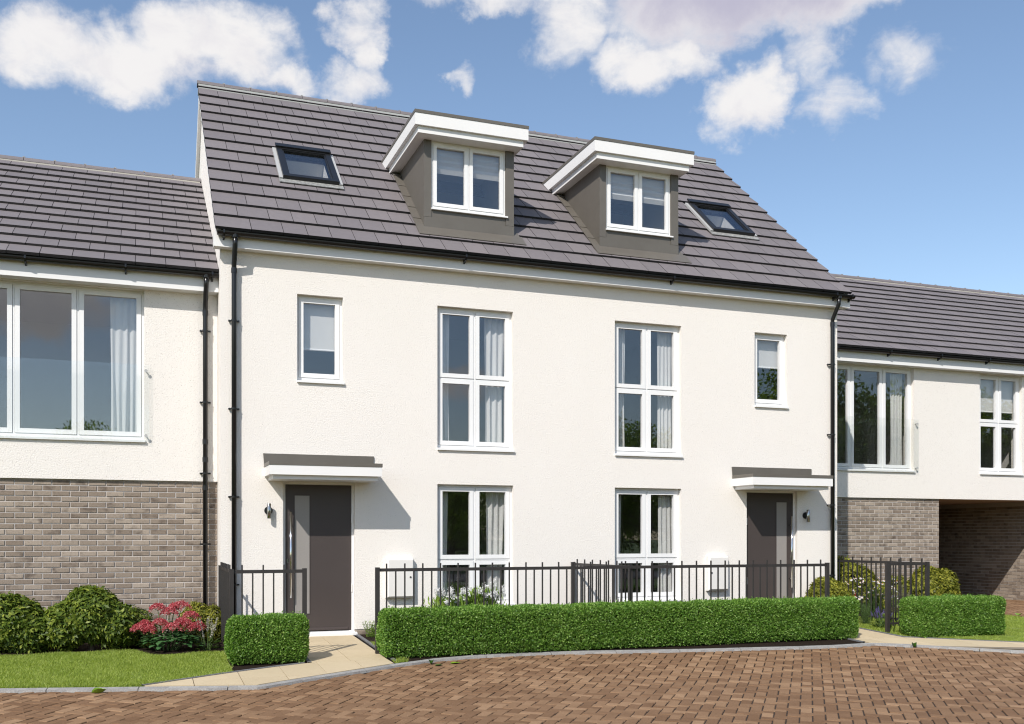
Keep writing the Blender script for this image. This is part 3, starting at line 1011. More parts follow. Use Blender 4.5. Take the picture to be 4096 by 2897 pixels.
def door(house, x0, x1, z0, z1, yw, hinge):
    """dark door with frosted strip and long bar handle; hinge 'r' or 'l'"""
    yf = yw + .08
    d_ = MB().box(x0, x1, yf, yf + .05, z0, z1).build('door', 'door_paint', house)
    m = MB(); fl, fr_ = x0 - .045, x1 + .035
    m.panel(fl, fr_, z0 - .02, z1 + .04, [(x0 - .004, x1 + .004, z0 - .004, z1 + .004)], lambda a, b, n: (a, yf - .008 + n, b), .075)
    m.build('door_frame', 'pvc', d_)
    gx0, gx1 = (x0 + .128, x0 + .336) if hinge == 'r' else (x1 - .332, x1 - .125)
    MB().panel(gx0 - .008, gx1 + .008, z0 + .245, z1 - .147, [(gx0, gx1, z0 + .253, z1 - .155)], lambda a, b, n: (a, yf - .006 + n, b), .01).build('glazing_bead', 'door_paint', d_)
    MB().box(gx0, gx1, yf - .002, yf + .004, z0 + .253, z1 - .155).build('pane', 'frosted', d_)
    hx = x0 + .062 if hinge == 'r' else x1 - .072
    m = MB(); m.tube([(hx, yf - .075, .595), (hx, yf - .075, 1.81)], .0165, 14)
    for z in (.75, 1.66): m.tube([(hx, yf, z), (hx, yf - .08, z)], .011, 10)
    m.build('handle', 'chrome', d_, smooth=True)
    lx = x0 + .03 if hinge == 'r' else x1 - .03
    m = MB(); m.cbox(lx - .016, lx + .016, yf - .010, yf, 1.09, 1.15, .006); m.build('lock', 'dark_chrome', d_)
    hh = x1 + .006 if hinge == 'r' else x0 - .006
    for z in (.72, 1.72): MB().box(hh - .008, hh + .008, yf - .022, yf - .009, z - .06, z + .06).build('hinge', 'pvc', d_)
    MB().prism([(yf - .03, z0 + .012), (yf - .03, z0 + .03), (yf - .001, z0 + .05), (yf - .001, z0 + .012)], 'x', x0 + .01, x1 - .05).build('weather_bar', 'door_paint', d_)
    MB().prism([(yw - .06, .045), (yw - .06, .075), (yf - .01, z0 - .006), (yf + .05, z0 - .006), (yf + .05, .045)], 'x', fl - .002, fr_ + .03).build('threshold', 'pvc', d_)
    return d_


def canopy(house, x0, x1, yw):
    c = MB().box(x0, x1, yw - .60, yw - .001, 2.30, 2.43).build('canopy', 'fascia_board', house)
    MB().box(x0 + .052, x1 - .045, yw - .545, yw - .001, 2.243, 2.2995).build('canopy_soffit', 'fascia_board', c)
    MB().box(x0 - .006, x1 + .006, yw - .607, yw - .001, 2.4305, 2.479).build('canopy_cap', 'zinc', c)
    m = MB(); m.prism([(x0 - .018, 2.625), (x1 + .012, 2.625), (x1 + .008, 2.4795), (x0 - .006, 2.4795)], 'y', yw - .022, yw - .002)
    m.build('upstand_flashing', 'zinc', c)
    return c


def wall_lamp(house, x, yw):
    m = MB(); m.tube([(x, yw, 1.826), (x, yw - .022, 1.826)], .057, 24)
    l_ = m.build('wall_lamp', 'black_plastic', house, smooth=False)
    m = MB(); m.tube([(x, yw - .02, 1.826), (x, yw - .06, 1.826)], .013, 10); m.build('arm', 'chrome', l_)
    m = MB(); m.tube([(x, yw - .08, 1.712), (x, yw - .08, 1.716), (x, yw - .08, 1.92), (x, yw - .08, 1.924)], [.024, .028, .028, .024], 18); m.build('lamp_body', 'lamp_steel', l_, smooth=True)


def meter_box(house, x0, x1, z0, z1, yw, lock_right):
    m = MB(); m.cbox(x0, x1, yw - .10, yw, z0, z1, .022)
    b = m.build('meter_box', 'meter_plastic', house)
    m = MB(); m.cbox(x0 + .022, x1 - .014, yw - .113, yw - .098, z0 + .022, z1 - .018, .006); m.build('meter_door', 'meter_plastic', b)
    lx = x1 - .055 if lock_right else x0 + .05
    m = MB(); m.tube([(lx, yw - .112, .87), (lx, yw - .120, .87)], .014, 12); m.build('lock', 'gap', b)


def dormer(house, rf, x0, x1):
    yf = .30
    # front posts and panels (folded metal cladding)
    d_ = MB().box(x0 + .117, x1 - .137, yf + .012, yf + .05, 6.305, 6.452).build('dormer', 'zinc', house)
    MB().box(x0, x0 + .115, yf, yf + .06, 6.305, 7.47).build('post', 'zinc', d_)
    MB().box(x1 - .135, x1, yf, yf + .06, 6.305, 7.47).build('post', 'zinc', d_)
    m = MB(); m.prism([(yf - .004, 6.10), (yf - .004, 6.300), (yf + .05, 6.300), (yf + .05, 6.10)], 'x', x0 - .002, x1 + .002); m.build('sill_panel', 'zinc', d_)
    yb = rf.ye + (7.47 - rf.ze) / rf.m
    for xa, xb in ((x0, x0 + .03), (x1 - .03, x1)):
        m = MB(); m.prism([(yf + .0605, 6.12), (yf + .0605, 7.47), (yb + .25, 7.47)], 'x', xa, xb); m.build('cheek', 'zinc', d_)
    # flat roof with two white fascias and a metal cap
    yr = 2.36
    MB().box(x0 - .154, x1 + .072, .078, yr - .35, 7.468, 7.566).build('lower_fascia', 'fascia_board', d_)
    MB().box(x0 - .207, x1 + .140, .035, yr - .1, 7.5665, 7.742).build('upper_fascia', 'fascia_board', d_)
    MB().box(x0 - .214, x1 + .147, .027, yr, 7.7425, 7.788).build('roof_cap', 'zinc', d_)
    # window (two sashes)
    wx0, wx1, wz0, wz1 = x0 + .118, x1 - .138, 6.455, 7.467
    fw = .03; mid = (wx0 + wx1) / 2; yw = yf + .03
    holes = [(wx0 + fw, mid - .010, wz0 + fw, wz1 - fw), (mid + .010, wx1 - fw, wz0 + fw, wz1 - fw)]
    MB().panel(wx0, wx1, wz0, wz1, holes, lambda a, b, n: (a, yw + n, b), .06).build('window_frame', 'pvc', d_)
    for a, b, c, e in holes:
        g, sw = .0035, .055; a2, b2, c2, e2 = a + g, b - g, c + g, e - g
        MB().panel(a2, b2, c2, e2, [(a2 + sw, b2 - sw, c2 + sw, e2 - sw)], lambda p, q, n: (p, yw - .01 + n, q), .05).build('sash', 'pvc', d_)
        MB().panel(a, b, c, e, [(a + .02, b - .02, c + .02, e - .02)], lambda p, q, n: (p, yw + .042 + n, q), .006).build('gasket', 'gap', d_)
        MB().box(a2 + sw - .006, b2 - sw + .006, yw + .018, yw + .024, c2 + sw - .006, e2 - sw + .006).build('pane', 'glass', d_)
    m = MB(); m.prism([(yf - .03, 6.418), (yf - .03, 6.440), (yw + .0, 6.454), (yw + .02, 6.418)], 'x', wx0 - .006, wx1 + .03); m.build('sill', 'pvc', d_)
    # flashings on the slates
    s0, s1 = rf.sy(yf), rf.sy(1.90)
    m = MB(); rf.box(m, x0 - .125, x0 - .0005, s0 + .0, s1, .014, .024)
    k = s0 + .28
    while k < s1 - .1:
        rf.box(m, x0 - .120, x0 - .001, k - .018, k + .018, .024, .032); k += .407
    m.build('side_flashing', 'zinc', d_)
    m = MB(); rf.box(m, x1 + .0005, x1 + .09, s0, s1, .014, .024); m.build('side_flashing', 'zinc', d_)
    m = MB()
    A = [rf.P(x0 - .125, s0 - .0005, .024), rf.P(x1 + .125, s0 - .0005, .024), rf.P(x1 + .125, s0 - .272, .024), rf.P(x0 - .125, s0 - .272, .024)]
    A2 = [rf.P(x0 - .125, s0 - .0005, .006), rf.P(x1 + .125, s0 - .0005, .006), rf.P(x1 + .125, s0 - .272, .006), rf.P(x0 - .125, s0 - .272, .006)]
    m.quad(*A); m.quad(*A2[::-1])
    for q in range(4): m.quad(A[q], A2[q], A2[(q + 1) % 4], A[(q + 1) % 4])
    m.build('apron_flashing', 'zinc', d_)
    # room behind
    m = MB()
    xa, xb, ya, yb2, za, zb = x0 + .031, x1 - .031, yf + .09, 2.25, 6.32, 7.455
    m.quad((xa, yb2, za), (xb, yb2, za), (xb, yb2, zb), (xa, yb2, zb)); m.quad((xa, ya, za), (xa, yb2, za), (xa, yb2, zb), (xa, ya, zb)); m.quad((xb, ya, za), (xb, yb2, za), (xb, yb2, zb), (xb, ya, zb))
    m.quad((xa, ya, zb), (xb, ya, zb), (xb, yb2, zb), (xa, yb2, zb)); m.quad((xa, ya, za), (xb, ya, za), (xb, yb2, za), (xa, yb2, za))
    m.build('inner_lining', 'room_wall', d_)


def roof_window(house, rf, x0, x1, y0, y1):
    s0, s1 = rf.sy(y0), rf.sy(y1)
    m = MB(); fw = .085
    T = lambda a, b, n: rf.P(a, b, .085 - n)
    m.panel(x0, x1, s0, s1, [(x0 + fw, x1 - fw, s0 + .085, s1 - .14)], T, .16)
    w = m.build('roof_window', 'skylight_frame', house)
    m = MB(); rf.box(m, x0 - .012, x1 + .012, s1 - .10, s1 + .02, .0855, .115); m.build('top_cover', 'skylight_frame', w)
    m = MB(); m.panel(x0 + fw + .001, x1 - fw - .001, s0 + .086, s1 - .141, [(x0 + fw + .022, x1 - fw - .022, s0 + .108, s1 - .162)], lambda a, b, n: rf.P(a, b, .074 - n), .03); m.build('glazing_bar', 'skylight_frame', w)
    m = MB(); rf.box(m, x0 + fw + .01, x1 - fw - .01, s0 + .095, s1 - .15, .052, .058); m.build('pane', 'glass', w)
    for a, b in ((x0 - .055, x0 - .001), (x1 + .001, x1 + .055)):
        m = MB(); rf.box(m, a, b, s0 - .01, s1 - .03, .012, .05); m.build('side_flashing', 'grey_flashing', w)
    m = MB(); rf.box(m, x0 - .06, x1 + .06, s0 - .12, s0 - .001, .014, .027); m.build('apron', 'lead', w)
    # white lined shaft
    m = MB(); a, b, c, e = x0 + fw, x1 - fw, s0 + .085, s1 - .14
    P = rf.P
    for (p, q) in (((a, c), (b, c)), ((b, c), (b, e)), ((b, e), (a, e)), ((a, e), (a, c))):
        m.quad(P(*p, .045), P(*q, .045), P(*q, -.40), P(*p, -.40))
    m.build('shaft_lining', 'room_white', w)
    m = MB(); m.quad(P(a - .5, c - .5, -.9), P(b + .5, c - .5, -.9), P(b + .5, e + .5, -.9), P(a - .5, e + .5, -.9)); m.build('room_beyond', 'room_wall', w)


def build_main():
    H = thing('semi_detached_house', 'white rendered pair of houses in the middle with two dormers and steep slate roof', 'house', (5.16, 4, .035))
    holes = [(3.106, 4.306, 2.800, 4.898), (6.033, 7.235, 2.800, 4.898), (1.046, 1.698, 3.695, 4.898), (8.637, 9.285, 3.690, 4.898),
             (3.106, 4.312, .46, 2.243), (6.033, 7.235, .46, 2.243), (.851, 1.866, .03, 2.24), (8.482, 9.492, .03, 2.24)]
    # the opening sides go down to the sill's underside
    W = 10.32
    m = MB(); m.panel(0, W, .125, 5.5, [(a, b, c - .05 if c > .1 else c, d_) for a, b, c, d_ in holes], wall_T(0), .28)
    zr = 9.30
    for x in (0, W - .28):
        m.prism([(.2805, .04), (8.36, .04), (8.36, 5.42), (4.18, zr), (.2805, 5.86), (.2805, .04)][:5], 'x', x, x + .28)
    m.prism([(.281, .04), (W - .281, .04), (W - .281, 5.5), (.281, 5.5)], 'y', 8.08, 8.36)
    m.build('wall', 'render', H)
    # brick plinth under the render
    p = MB()
    p.box(.0, .851, .012, .25, -.05, .1245); p.box(1.867, 8.481, .012, .25, -.05, .1245); p.box(9.493, W, .012, .25, -.05, .1245)
    po = p.build('plinth', 'mortar', H)
    x = 1.872
    for a, b in ((.004, .847), (1.872, 8.478), (9.496, 10.316)):
        x = a
        while x < b - .03:
            e = min(x + .215, b); MB().cbox(x, e, .004, .03, .042, .108, .003).build('brick', 'brick', po); x += .2272
    # windows and doors
    for (x0, x1, z0, z1), cols, rows in (((3.106, 4.306, 2.800, 4.898), [3.712], [3.838]), ((6.033, 7.235, 2.800, 4.898), [6.638], [3.838]),
                                         ((1.046, 1.698, 3.695, 4.898), [], []), ((8.637, 9.285, 3.69, 4.898), [], []),
                                         ((3.106, 4.312, .46, 2.243), [3.712], [1.113]), ((6.033, 7.235, .46, 2.243), [6.638], [1.113])):
        window(H, x0, x1, z0, z1, 0, cols, rows)
    door(H, .896, 1.832, .11, 2.20, 0, 'r')
    door(H, 8.530, 9.457, .11, 2.203, 0, 'l')
    canopy(H, .594, 2.132, 0)
    canopy(H, 8.205, 9.758, 0)
    wall_lamp(H, .648, 0); wall_lamp(H, 9.655, 0)
    meter_box(H, 2.315, 2.722, .565, 1.145, 0, True)
    meter_box(H, 7.690, 8.070, .575, 1.145, 0, False)
    # rooms
    for a, b in ((.285, 5.10), (5.22, 10.035)):
        lo, hi = (2.3, b - .0) if a < 1 else (a, 8.0)
        interior(H, lo, hi, .285, 3.6, .13, 2.45); interior(H, lo, hi, .285, 3.6, 2.62, 5.15)
    interior(H, .29, 2.25, .285, 2.6, 2.62, 5.15); interior(H, 8.05, 10.03, .285, 2.6, 2.62, 5.15)
    # eaves
    MB().box(-.098, W + .145, -.16, -.0005, 5.418, 5.60).build('eaves_fascia', 'fascia_board', H)
    gutter(H, -.06, W + .16, -.235, 5.605, (.03, 3.47, 6.95, 10.1, 10.42))
    downpipe(H, .178, 0, -.235, 5.565, .05, (4.44, 3.225, 2.01, .796), (5.13,))
    downpipe(H, 10.17, 0, -.235, 5.565, .05, (4.44, 3.225, 2.01, .796), (5.13,))
    # roof
    rf = Roof(-.25, 5.655, .862)
    top = rf.sy(4.10)
    x0, x1 = -.085, W + .11
    sk = ((1.005, 1.865, 1.19, 2.115), (8.555, 9.42, 1.19, 2.10))
    m = MB()
    m.panel(x0 + .02, x1 - .02, .06, top, [(a + .085, b - .085, rf.sy(c) + .085, rf.sy(d_) - .14) for a, b, c, d_ in sk] + [(2.99, 4.43, rf.sy(.36), rf.sy(1.6)), (5.915, 7.345, rf.sy(.36), rf.sy(1.6))], lambda a, b, n: rf.P(a, b, -.03 - n), .06)
    # rear slope
    m.m = 1
    m.prism([(8.6, 5.66), (4.18, 9.46), (4.18, 9.40), (8.6, 5.60)], 'x', -.06, x1)
    ro = m.build('roof', ['felt', 'tile'], H)
    cuts = [(2.985, 4.433, rf.sy(.42), rf.sy(2.02)), (5.910, 7.350, rf.sy(.42), rf.sy(2.02))] + [(a, b, rf.sy(c) - .02, rf.sy(d_) + .02) for a, b, c, d_ in sk]
    fwv = Vector((.3487, .9372))
    roof_tiles(ro, rf, x0, x1, top, .4065, .334, ((.394, .829), (.24, .671)), cuts, 300, lambda t: t[2] * 2 + (t[0] * .25))
    ridge(ro, x0 - .01, x1 + .01, 4.18, 9.437, .862, 'ridge_mortar')
    # verge boards on the gables
    for xa, xb in ((-.062, -.002), (W + .002, W + .062)):
        m = MB()
        for s0, s1 in ((0.05, top),):
            i = len(m.v)
            m.v += [rf.P(x, s, n) for n in (-.20, -.035) for x, s in ((xa, s0), (xb, s0), (xb, s1), (xa, s1))]
            for f in ((0, 3, 2, 1), (4, 5, 6, 7), (0, 1, 5, 4), (1, 2, 6, 5), (2, 3, 7, 6), (3, 0, 4, 7)): m.f.append(tuple(i + k for k in f)); m.mi.append(0)
        m.prism([(4.14, 9.20), (4.14, 9.40), (8.55, 5.60), (8.55, 5.40)], 'x', xa, xb)
        m.build('verge_board', 'fascia_board', ro)
    dormer(H, rf, 2.984, 4.434)
    dormer(H, rf, 5.909, 7.352)
    for a, b, c, d_ in sk: roof_window(H, rf, a, b, c, d_)
    # soft furnishings
    curtain('white curtain at the left of the tall upper window above the left meter box', 3.17, 3.36, 2.85, 4.84, .24, 2, .02, 1, .10)
    curtain('white curtain at the right of the tall upper window above the left meter box', 3.93, 4.25, 2.85, 4.84, .24, 3, .028, 2, -.05)
    curtain('white curtain at the left of the tall upper window nearer the right canopy', 6.10, 6.33, 2.85, 4.84, .24, 4, .024, 3)
    curtain('white curtain at the right of the tall upper window nearer the right canopy', 6.93, 7.20, 2.85, 4.84, .24, 4, .024, 4)
    curtain('white curtain at the left of the ground floor window behind the white flowers', 3.17, 3.33, .5, 2.19, .24, 2, .018, 5)
    curtain('white curtain at the right of the ground floor window behind the white flowers', 3.95, 4.25, .5, 2.19, .24, 3, .028, 6, -.05)
    curtain('white curtain at the left of the ground floor window beside the right meter box', 6.10, 6.26, .5, 2.19, .24, 3, .02, 7)
    curtain('white curtain at the right of the ground floor window beside the right meter box', 6.95, 7.20, .5, 2.19, .24, 3, .024, 8)
    roller_blind('white roller blind half down in the small window above the left canopy', 1.09, 1.66, 4.145, 4.87, .20)
    roller_blind('pale roller blind half down in the small window above the right canopy', 8.68, 9.24, 4.34, 4.87, .20)
    roman_blind('grey-white folded roman blind in the left dormer window', 3.14, 4.27, 7.02, 7.44, .43)
    roman_blind('grey-white folded roman blind in the right dormer window', 6.06, 7.18, 6.98, 7.44, .43)
    return H


def build_wing(name, label, yw, x0, x1, xw0, xw1, wins, brick_x, joint0, roof_x, pipes, brackets, passage, score):
    H = thing(name, label, 'house', ((x0 + x1) / 2, yw + 3, .035))
    holes = [(w[0], w[1], w[2] - .05, w[3]) for w in wins]
    m = MB(); m.panel(x0, x1, 2.244, 5.05, holes, wall_T(yw), .28)
    ex = x0 if passage is None else x1
    m.prism([(yw + .2805, .03), (yw + 8.2, .03), (yw + 8.2, 5.05), (yw + 4.1, 7.75), (yw + .2805, 5.22)], 'x', *((x0, x0 + .25) if passage is None else (x1 - .25, x1)))
    m.prism([(x0 + .251, 2.24), (x1 - .251, 2.24), (x1 - .251, 5.05), (x0 + .251, 5.05)], 'y', yw + 7.9, yw + 8.2)
    m.build('wall', 'render', H)
    bw = brick_wall(H, 'brick_wall', brick_x[0], brick_x[1], -.05, 2.242, yw + .04, joint0, 2.158, 296, score)
    for (a, b, c, d_, cols, rows) in wins:
        window(H, a, b, c, d_, yw, cols, rows)
        interior(H, a - .5, b + .5, yw + .285, yw + 3.4, 2.62, 5.0)
    if passage:
        px0, px1 = passage
        m = MB(); m.box(px0, px1, yw + .285, yw + 8, 2.25, 2.30); m.build('passage_ceiling', 'soffit_warm', H)
        # right side wall of the passage, and the inner side of the pier
        pw = MB().box(px1 + .008, px1 + .25, yw + .03, yw + 8, -.05, 2.25).build('passage_wall', 'mortar', H)
        r = MB(); course, pitch = .0745, .2272
        k = 0; z = 2.158
        while z > -.05:
            zt, zb = z - .006, z - course + .006
            y = yw + .035 - (pitch / 2 if k % 2 else 0)
            while y < yw + 7.8:
                a, b = max(y + .005, yw + .034), y + pitch - .005
                dx = random.uniform(-.0015, .002)
                if b > a + .02: r.box(px1 + dx, px1 + .03, a, b, zb, zt)
                y += pitch
            z -= course; k += 1
        o = r.build('bricks', 'brick', pw); o['kind'] = 'stuff'
        pi = MB().box(px0 - .30, px0 - .008, yw + .29, yw + 8, -.05, 2.25).build('passage_wall', 'mortar', H)
        r = MB(); z = 2.158; k = 0
        while z > -.05:
            y = yw + .295 - (pitch / 2 if k % 2 else 0)
            while y < yw + 7.8:
                a = max(y + .005, yw + .29); b = y + pitch - .005
                if b > a + .02: r.box(px0 - .03, px0, a, b, z - course + .005, z - .005)
                y += pitch
            z -= course; k += 1
        o = r.build('bricks', 'brick', pi); o['kind'] = 'stuff'
        MB().box(x0 + .3, px1 + .25, yw + 8.0, yw + 8.2, -.05, 2.24).build('rear_wall', 'brick', H)
    else:
        MB().box(x0, x1, yw + 7.9, yw + 8.2, -.05, 2.239).build('rear_wall', 'brick', H)
    # eaves, gutter, pipes
    MB().box(x0, x1, yw - .20, yw - .0005, 4.896, 5.13).build('eaves_fascia', 'fascia_board', H)
    gutter(H, x0 - .02, x1 - .005, yw - .275, 5.135, brackets)
    for px in pipes: downpipe(H, px, yw, yw - .275, 5.095, .05, (4.37, 3.36, 2.356, 1.355), (4.62, 2.80, 2.55, 2.15))
    # roof
    rf = Roof(yw - .30, 5.185, .618)
    top = rf.sy(yw + 4.02)
    m = MB(); m.panel(roof_x[0], roof_x[1], .05, top, [], lambda a, b, n: rf.P(a, b, -.03 - n), .06)
    m.quad((roof_x[0], yw + 8.4, 5.2), (roof_x[1], yw + 8.4, 5.2), (roof_x[1], yw + 4.1, 7.90), (roof_x[0], yw + 4.1, 7.90))
    ro = m.build('roof', 'felt', H)
    w = .394
    j0 = roof_x[0] - .0
    base = -.309 if passage is None else 10.62
    ja = base - math.ceil((base - j0) / w) * w
    roof_tiles(ro, rf, roof_x[0], roof_x[1], top, .392, w, ((ja + w,), (ja + w * 1.5 if ja + w * .5 < j0 + .03 else ja + w * .5,)), [], 300, lambda t: t[2] * 2 + (abs(t[0] - (-1.5 if passage is None else 13)) * .6))
    ridge(ro, roof_x[0], roof_x[1], yw + 4.10, 7.852, .618, 'mortar_light', .49)
    return H


def glass_guard(house_label, x0, x1, yw):
    t = thing('glass_guard', house_label, 'balustrade', ((x0 + x1) / 2, yw - .05, 2.77), 'juliet balcony glass guards')
    MB().box(x0, x1, yw - .055, yw - .043, 2.775, 3.845).build('pane', 'guard_glass', t)
    for x in (x0 + .045, x1 - .045):
        for z in (2.86, 3.76):
            m = MB(); m.tube([(x, yw - .0, z), (x, yw - .0425, z)], .009, 12); m.tube([(x, yw - .0555, z), (x, yw - .061, z)], .022, 16); m.build('fixing', 'grey_flashing', t)


build_main()
# left wing
lw = (-3.425, -.983, 2.82, 4.885, [-2.627, -1.835], [])
build_wing('link_house', 'white rendered house on the left, brick below, with a wide triple window and slate roof', .5, -5.2, -.002, 0, 0, [lw], (-5.2, -.003), -2.725,
           (-5.3, -.004), [-.172], (-2.45, -1.22, -.09), None, lambda i: (i[0] < -3.0, -i[3]))
glass_guard('clear glass guard across the wide triple window of the left house', -3.49, -.915, .5)
curtain('white curtain at the right end of the wide triple window of the left house', -1.42, -1.03, 2.86, 4.83, .74, 4, .035, 9, -.06)
# right wing
build_wing('link_house', 'white rendered house on the right with brick pier and shadowed drive-through passage', 1.9, 10.325, 18.6, 0, 0,
           [(11.29, 13.72, 2.82, 4.885, [12.212, 12.995], []), (15.45, 16.62, 2.82, 4.885, [16.04], [3.868])], (10.34, 14.41), 12.085,
           (10.335, 23.5), [], (11.6, 12.875, 14.143, 15.402, 16.66, 17.9), (14.412, 17.6), lambda i: (i[0] < 11.4, -i[3]))
glass_guard('clear glass guard across the triple window of the right house', 11.22, 13.80, 1.9)
curtain('white curtain at the right end of the triple window of the right house', 13.33, 13.62, 2.86, 4.83, 2.14, 4, .03, 10)
roller_blind('pale roller blind in the double window at the far right', 15.52, 16.56, 4.11, 4.86, 2.10)

# ------------------------------------------------------------------ railings


def railing(label, runs, posts):
    """runs: (ax, ay, bx, by, n bars, first tall); posts: (x, y)"""
    t = thing('railing', label, 'railing', (posts[0][0], posts[0][1], GZ(posts[0][1])), 'black metal railings in front of the houses')
    for x, y in posts:
        z0 = GZ(y) - .03
        m = MB(); m.box(x - .026, x + .026, y - .026, y + .026, z0, 1.062); m.build('post', 'fence_metal', t)
        MB().box(x - .0275, x + .0275, y - .0275, y + .0275, 1.0625, 1.067).build('post_cap', 'fence_metal', t)
    tall = MB().box(-.0085, .0085, -.0085, .0085, 0, 1.05).mesh('bar', 'fence_metal')
    short = MB().box(-.0085, .0085, -.0085, .0085, 0, .955).mesh('bar', 'fence_metal')
    for (ax, ay, bx, by, n, ft) in runs:
        l = math.hypot(bx - ax, by - ay); dx, dy = (bx - ax) / l, (by - ay) / l; nx, ny = -dy * .005, dx * .005
        for z in (1.012, .09):
            z1 = z + .042
            m = MB(); q = [(ax + nx, ay + ny), (bx + nx, by + ny), (bx - nx, by - ny), (ax - nx, ay - ny)]
            m.prism(q, 'z', z, z1 - (.008 if z < .5 else 0)); m.build('rail', 'fence_metal', t)
        for k in range(n):
            f = (k + 1) / (n + 1)
            link('bar', tall if (k % 2 == 0) == ft else short, t, (ax + (bx - ax) * f, ay + (by - ay) * f, .065))
    return t


railing('short black railing standing behind the small clipped hedge at the left', [(0, -1.8, .875, -1.8, 6, True), (0, -.03, 0, -1.8, 14, True)], [(0, -1.8), (.875, -1.8), (0, -.03)])
railing('long black railing behind the long hedge in front of the house', [(1.805, -1.75, 8.748, -1.75, 57, True)], [(1.805, -1.75), (8.748, -1.75)])
railing('black dividing railing running from the wall to the long railing between the two windows', [(5.29, -.06, 5.43, -1.70, 13, True)], [(5.285, -.05), (5.435, -1.70)])
railing('black railing behind the right hedge, beside the brick pier', [(9.886, -1.75, 10.667, -1.75, 6, False), (10.667, -1.75, 10.62, 1.85, 30, True)], [(9.886, -1.75), (10.667, -1.75), (10.62, 1.85)])

# ------------------------------------------------------------------ planting


def hedge(label, x0, x1, y0, y1, zt, count, seed, wob=.03):
    rg = np.random.default_rng(seed)
    t = thing('hedge', label, 'hedge', ((x0 + x1) / 2, (y0 + y1) / 2, GZ((y0 + y1) / 2)), 'clipped box hedges')
    zb = lambda y: GZv(y) + .03
    # solid core painted near-black as the shade between the leaves
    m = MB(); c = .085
    m.box(x0 + c, x1 - c, y0 + c, y1 - c, GZ(y0) - .02, zt - c); m.build('shade_core', 'core_shade', t)
    wx, wy, h = x1 - x0, y1 - y0, zt - GZ((y0 + y1) / 2)
    A = np.array([wx * h, wx * h * .55, wx * wy * 1.25, wy * h, wy * h]); A = A / A.sum()
    side = rg.choice(5, count, p=A)
    u, v = rg.random(count), rg.random(count)
    P = np.zeros((count, 3)); Nn = np.zeros((count, 3))
    for s, (n_, fx, fy, fz) in enumerate([((0, -1, 0), lambda a, b: x0 + wx * a, lambda a, b: y0 + 0 * a, lambda a, b: b), ((0, 1, 0), lambda a, b: x0 + wx * a, lambda a, b: y1 + 0 * a, lambda a, b: b),
                                          ((0, 0, 1), lambda a, b: x0 + wx * a, lambda a, b: y0 + wy * b, lambda a, b: 1 + 0 * a), ((-1, 0, 0), lambda a, b: x0 + 0 * a, lambda a, b: y0 + wy * a, lambda a, b: b), ((1, 0, 0), lambda a, b: x1 + 0 * a, lambda a, b: y0 + wy * a, lambda a, b: b)]):
        k = side == s; a, b = u[k], v[k]
        y = fy(a, b); z0 = zb(y)
        P[k] = np.stack([fx(a, b), y, z0 + (zt - z0) * fz(a, b)], 1); Nn[k] = n_
    # rounded shoulders
    cx, cy, cz = (x0 + x1) / 2, (y0 + y1) / 2, zt - wy / 2
    r = .09
    q = np.stack([np.clip(P[:, 0], x0 + r, x1 - r), np.clip(P[:, 1], y0 + r, y1 - r), np.minimum(P[:, 2], zt - r)], 1)
    d_ = P - q; ln = np.linalg.norm(d_, axis=1, keepdims=True)
    rr = np.maximum(ln, r)
    Pn = np.where(ln > r, q + d_ / np.maximum(ln, 1e-6) * r, P); Nn = np.where(ln > r * 1.01, d_ / np.maximum(ln, 1e-6), Nn)
    lump = (np.sin(P[:, 0] * 7.3 + P[:, 2] * 9) + np.sin(P[:, 0] * 3.1 - P[:, 1] * 11 + 2) + np.sin(P[:, 0] * 17 + P[:, 2] * 13)) / 3
    depth = rg.exponential(.034, count) - .020 + lump * -.018 * 1.0
    depth = np.clip(depth, -.055, .10)
    taper = np.clip((P[:, 2] - GZv(P[:, 1])) / .15, 0, 1)          # the foot of the hedge draws in a little
    P = Pn - Nn * (depth + (1 - taper) * .05)[:, None]
    T = Nn * .55 + rg.normal(0, .62, (count, 3)) + np.array([0, 0, .22])
    up = Nn * .8 + rg.normal(0, .6, (count, 3))
    sp = rg.random(count) < .012                                   # a few stray shoots
    P[sp & (Nn[:, 2] > .5)] += np.array([0, 0, .035])
    v_, q_ = leaf_arrays(P, T, up, rg.uniform(.019, .038, count), rg.uniform(.010, .019, count))
    # young shoots standing out of the clipped top
    ns = int(wx * 26); sx = rg.uniform(x0 + .03, x1 - .03, ns); sy = rg.uniform(y0 + .02, y1 - .02, ns); sh = rg.uniform(.02, .065, ns)
    ex = [(v_, q_)]
    for k in range(7):
        f = (k + 1) / 7
        Pk = np.stack([sx + rg.normal(0, .004, ns), sy + rg.normal(0, .004, ns), zt - .012 + sh * f], 1)
        ex.append(leaf_arrays(Pk, rg.normal(0, .6, (ns, 3)) + np.array([0, 0, .6]), rg.normal(0, 1, (ns, 3)), rg.uniform(.014, .028, ns), rg.uniform(.008, .014, ns)))
    v_, q_ = join_arrays(ex)
    np_mesh('foliage', v_, q_, 'hedge_leaf', t)['kind'] = 'stuff'
    # visible thin twigs
    m = MB()
    for k in range(int(wx * 26)):
        x = random.uniform(x0 + .05, x1 - .05); z = random.uniform(.06, zt - .05); a = random.uniform(-.8, .8)
        y = y0 + .015; l = random.uniform(.04, .10)
        m.tube([(x, y + .02, z), (x + math.sin(a) * l, y - .004, z + math.cos(a) * l * .8)], .0016, 3, caps=False)
    m.build('branches', 'bark', t)['kind'] = 'stuff'
    return t


hedge('small square clipped hedge in front of the left door railing', -.055, .845, -2.20, -1.85, .485, 34000, 21)
hedge('long clipped hedge in front of the house between the two paths', 1.80, 8.98, -2.20, -1.80, .52, 160000, 22)
hedge('clipped hedge on the right lawn beside the driveway', 9.94, 11.58, -2.42, -1.93, .50, 56000, 23)


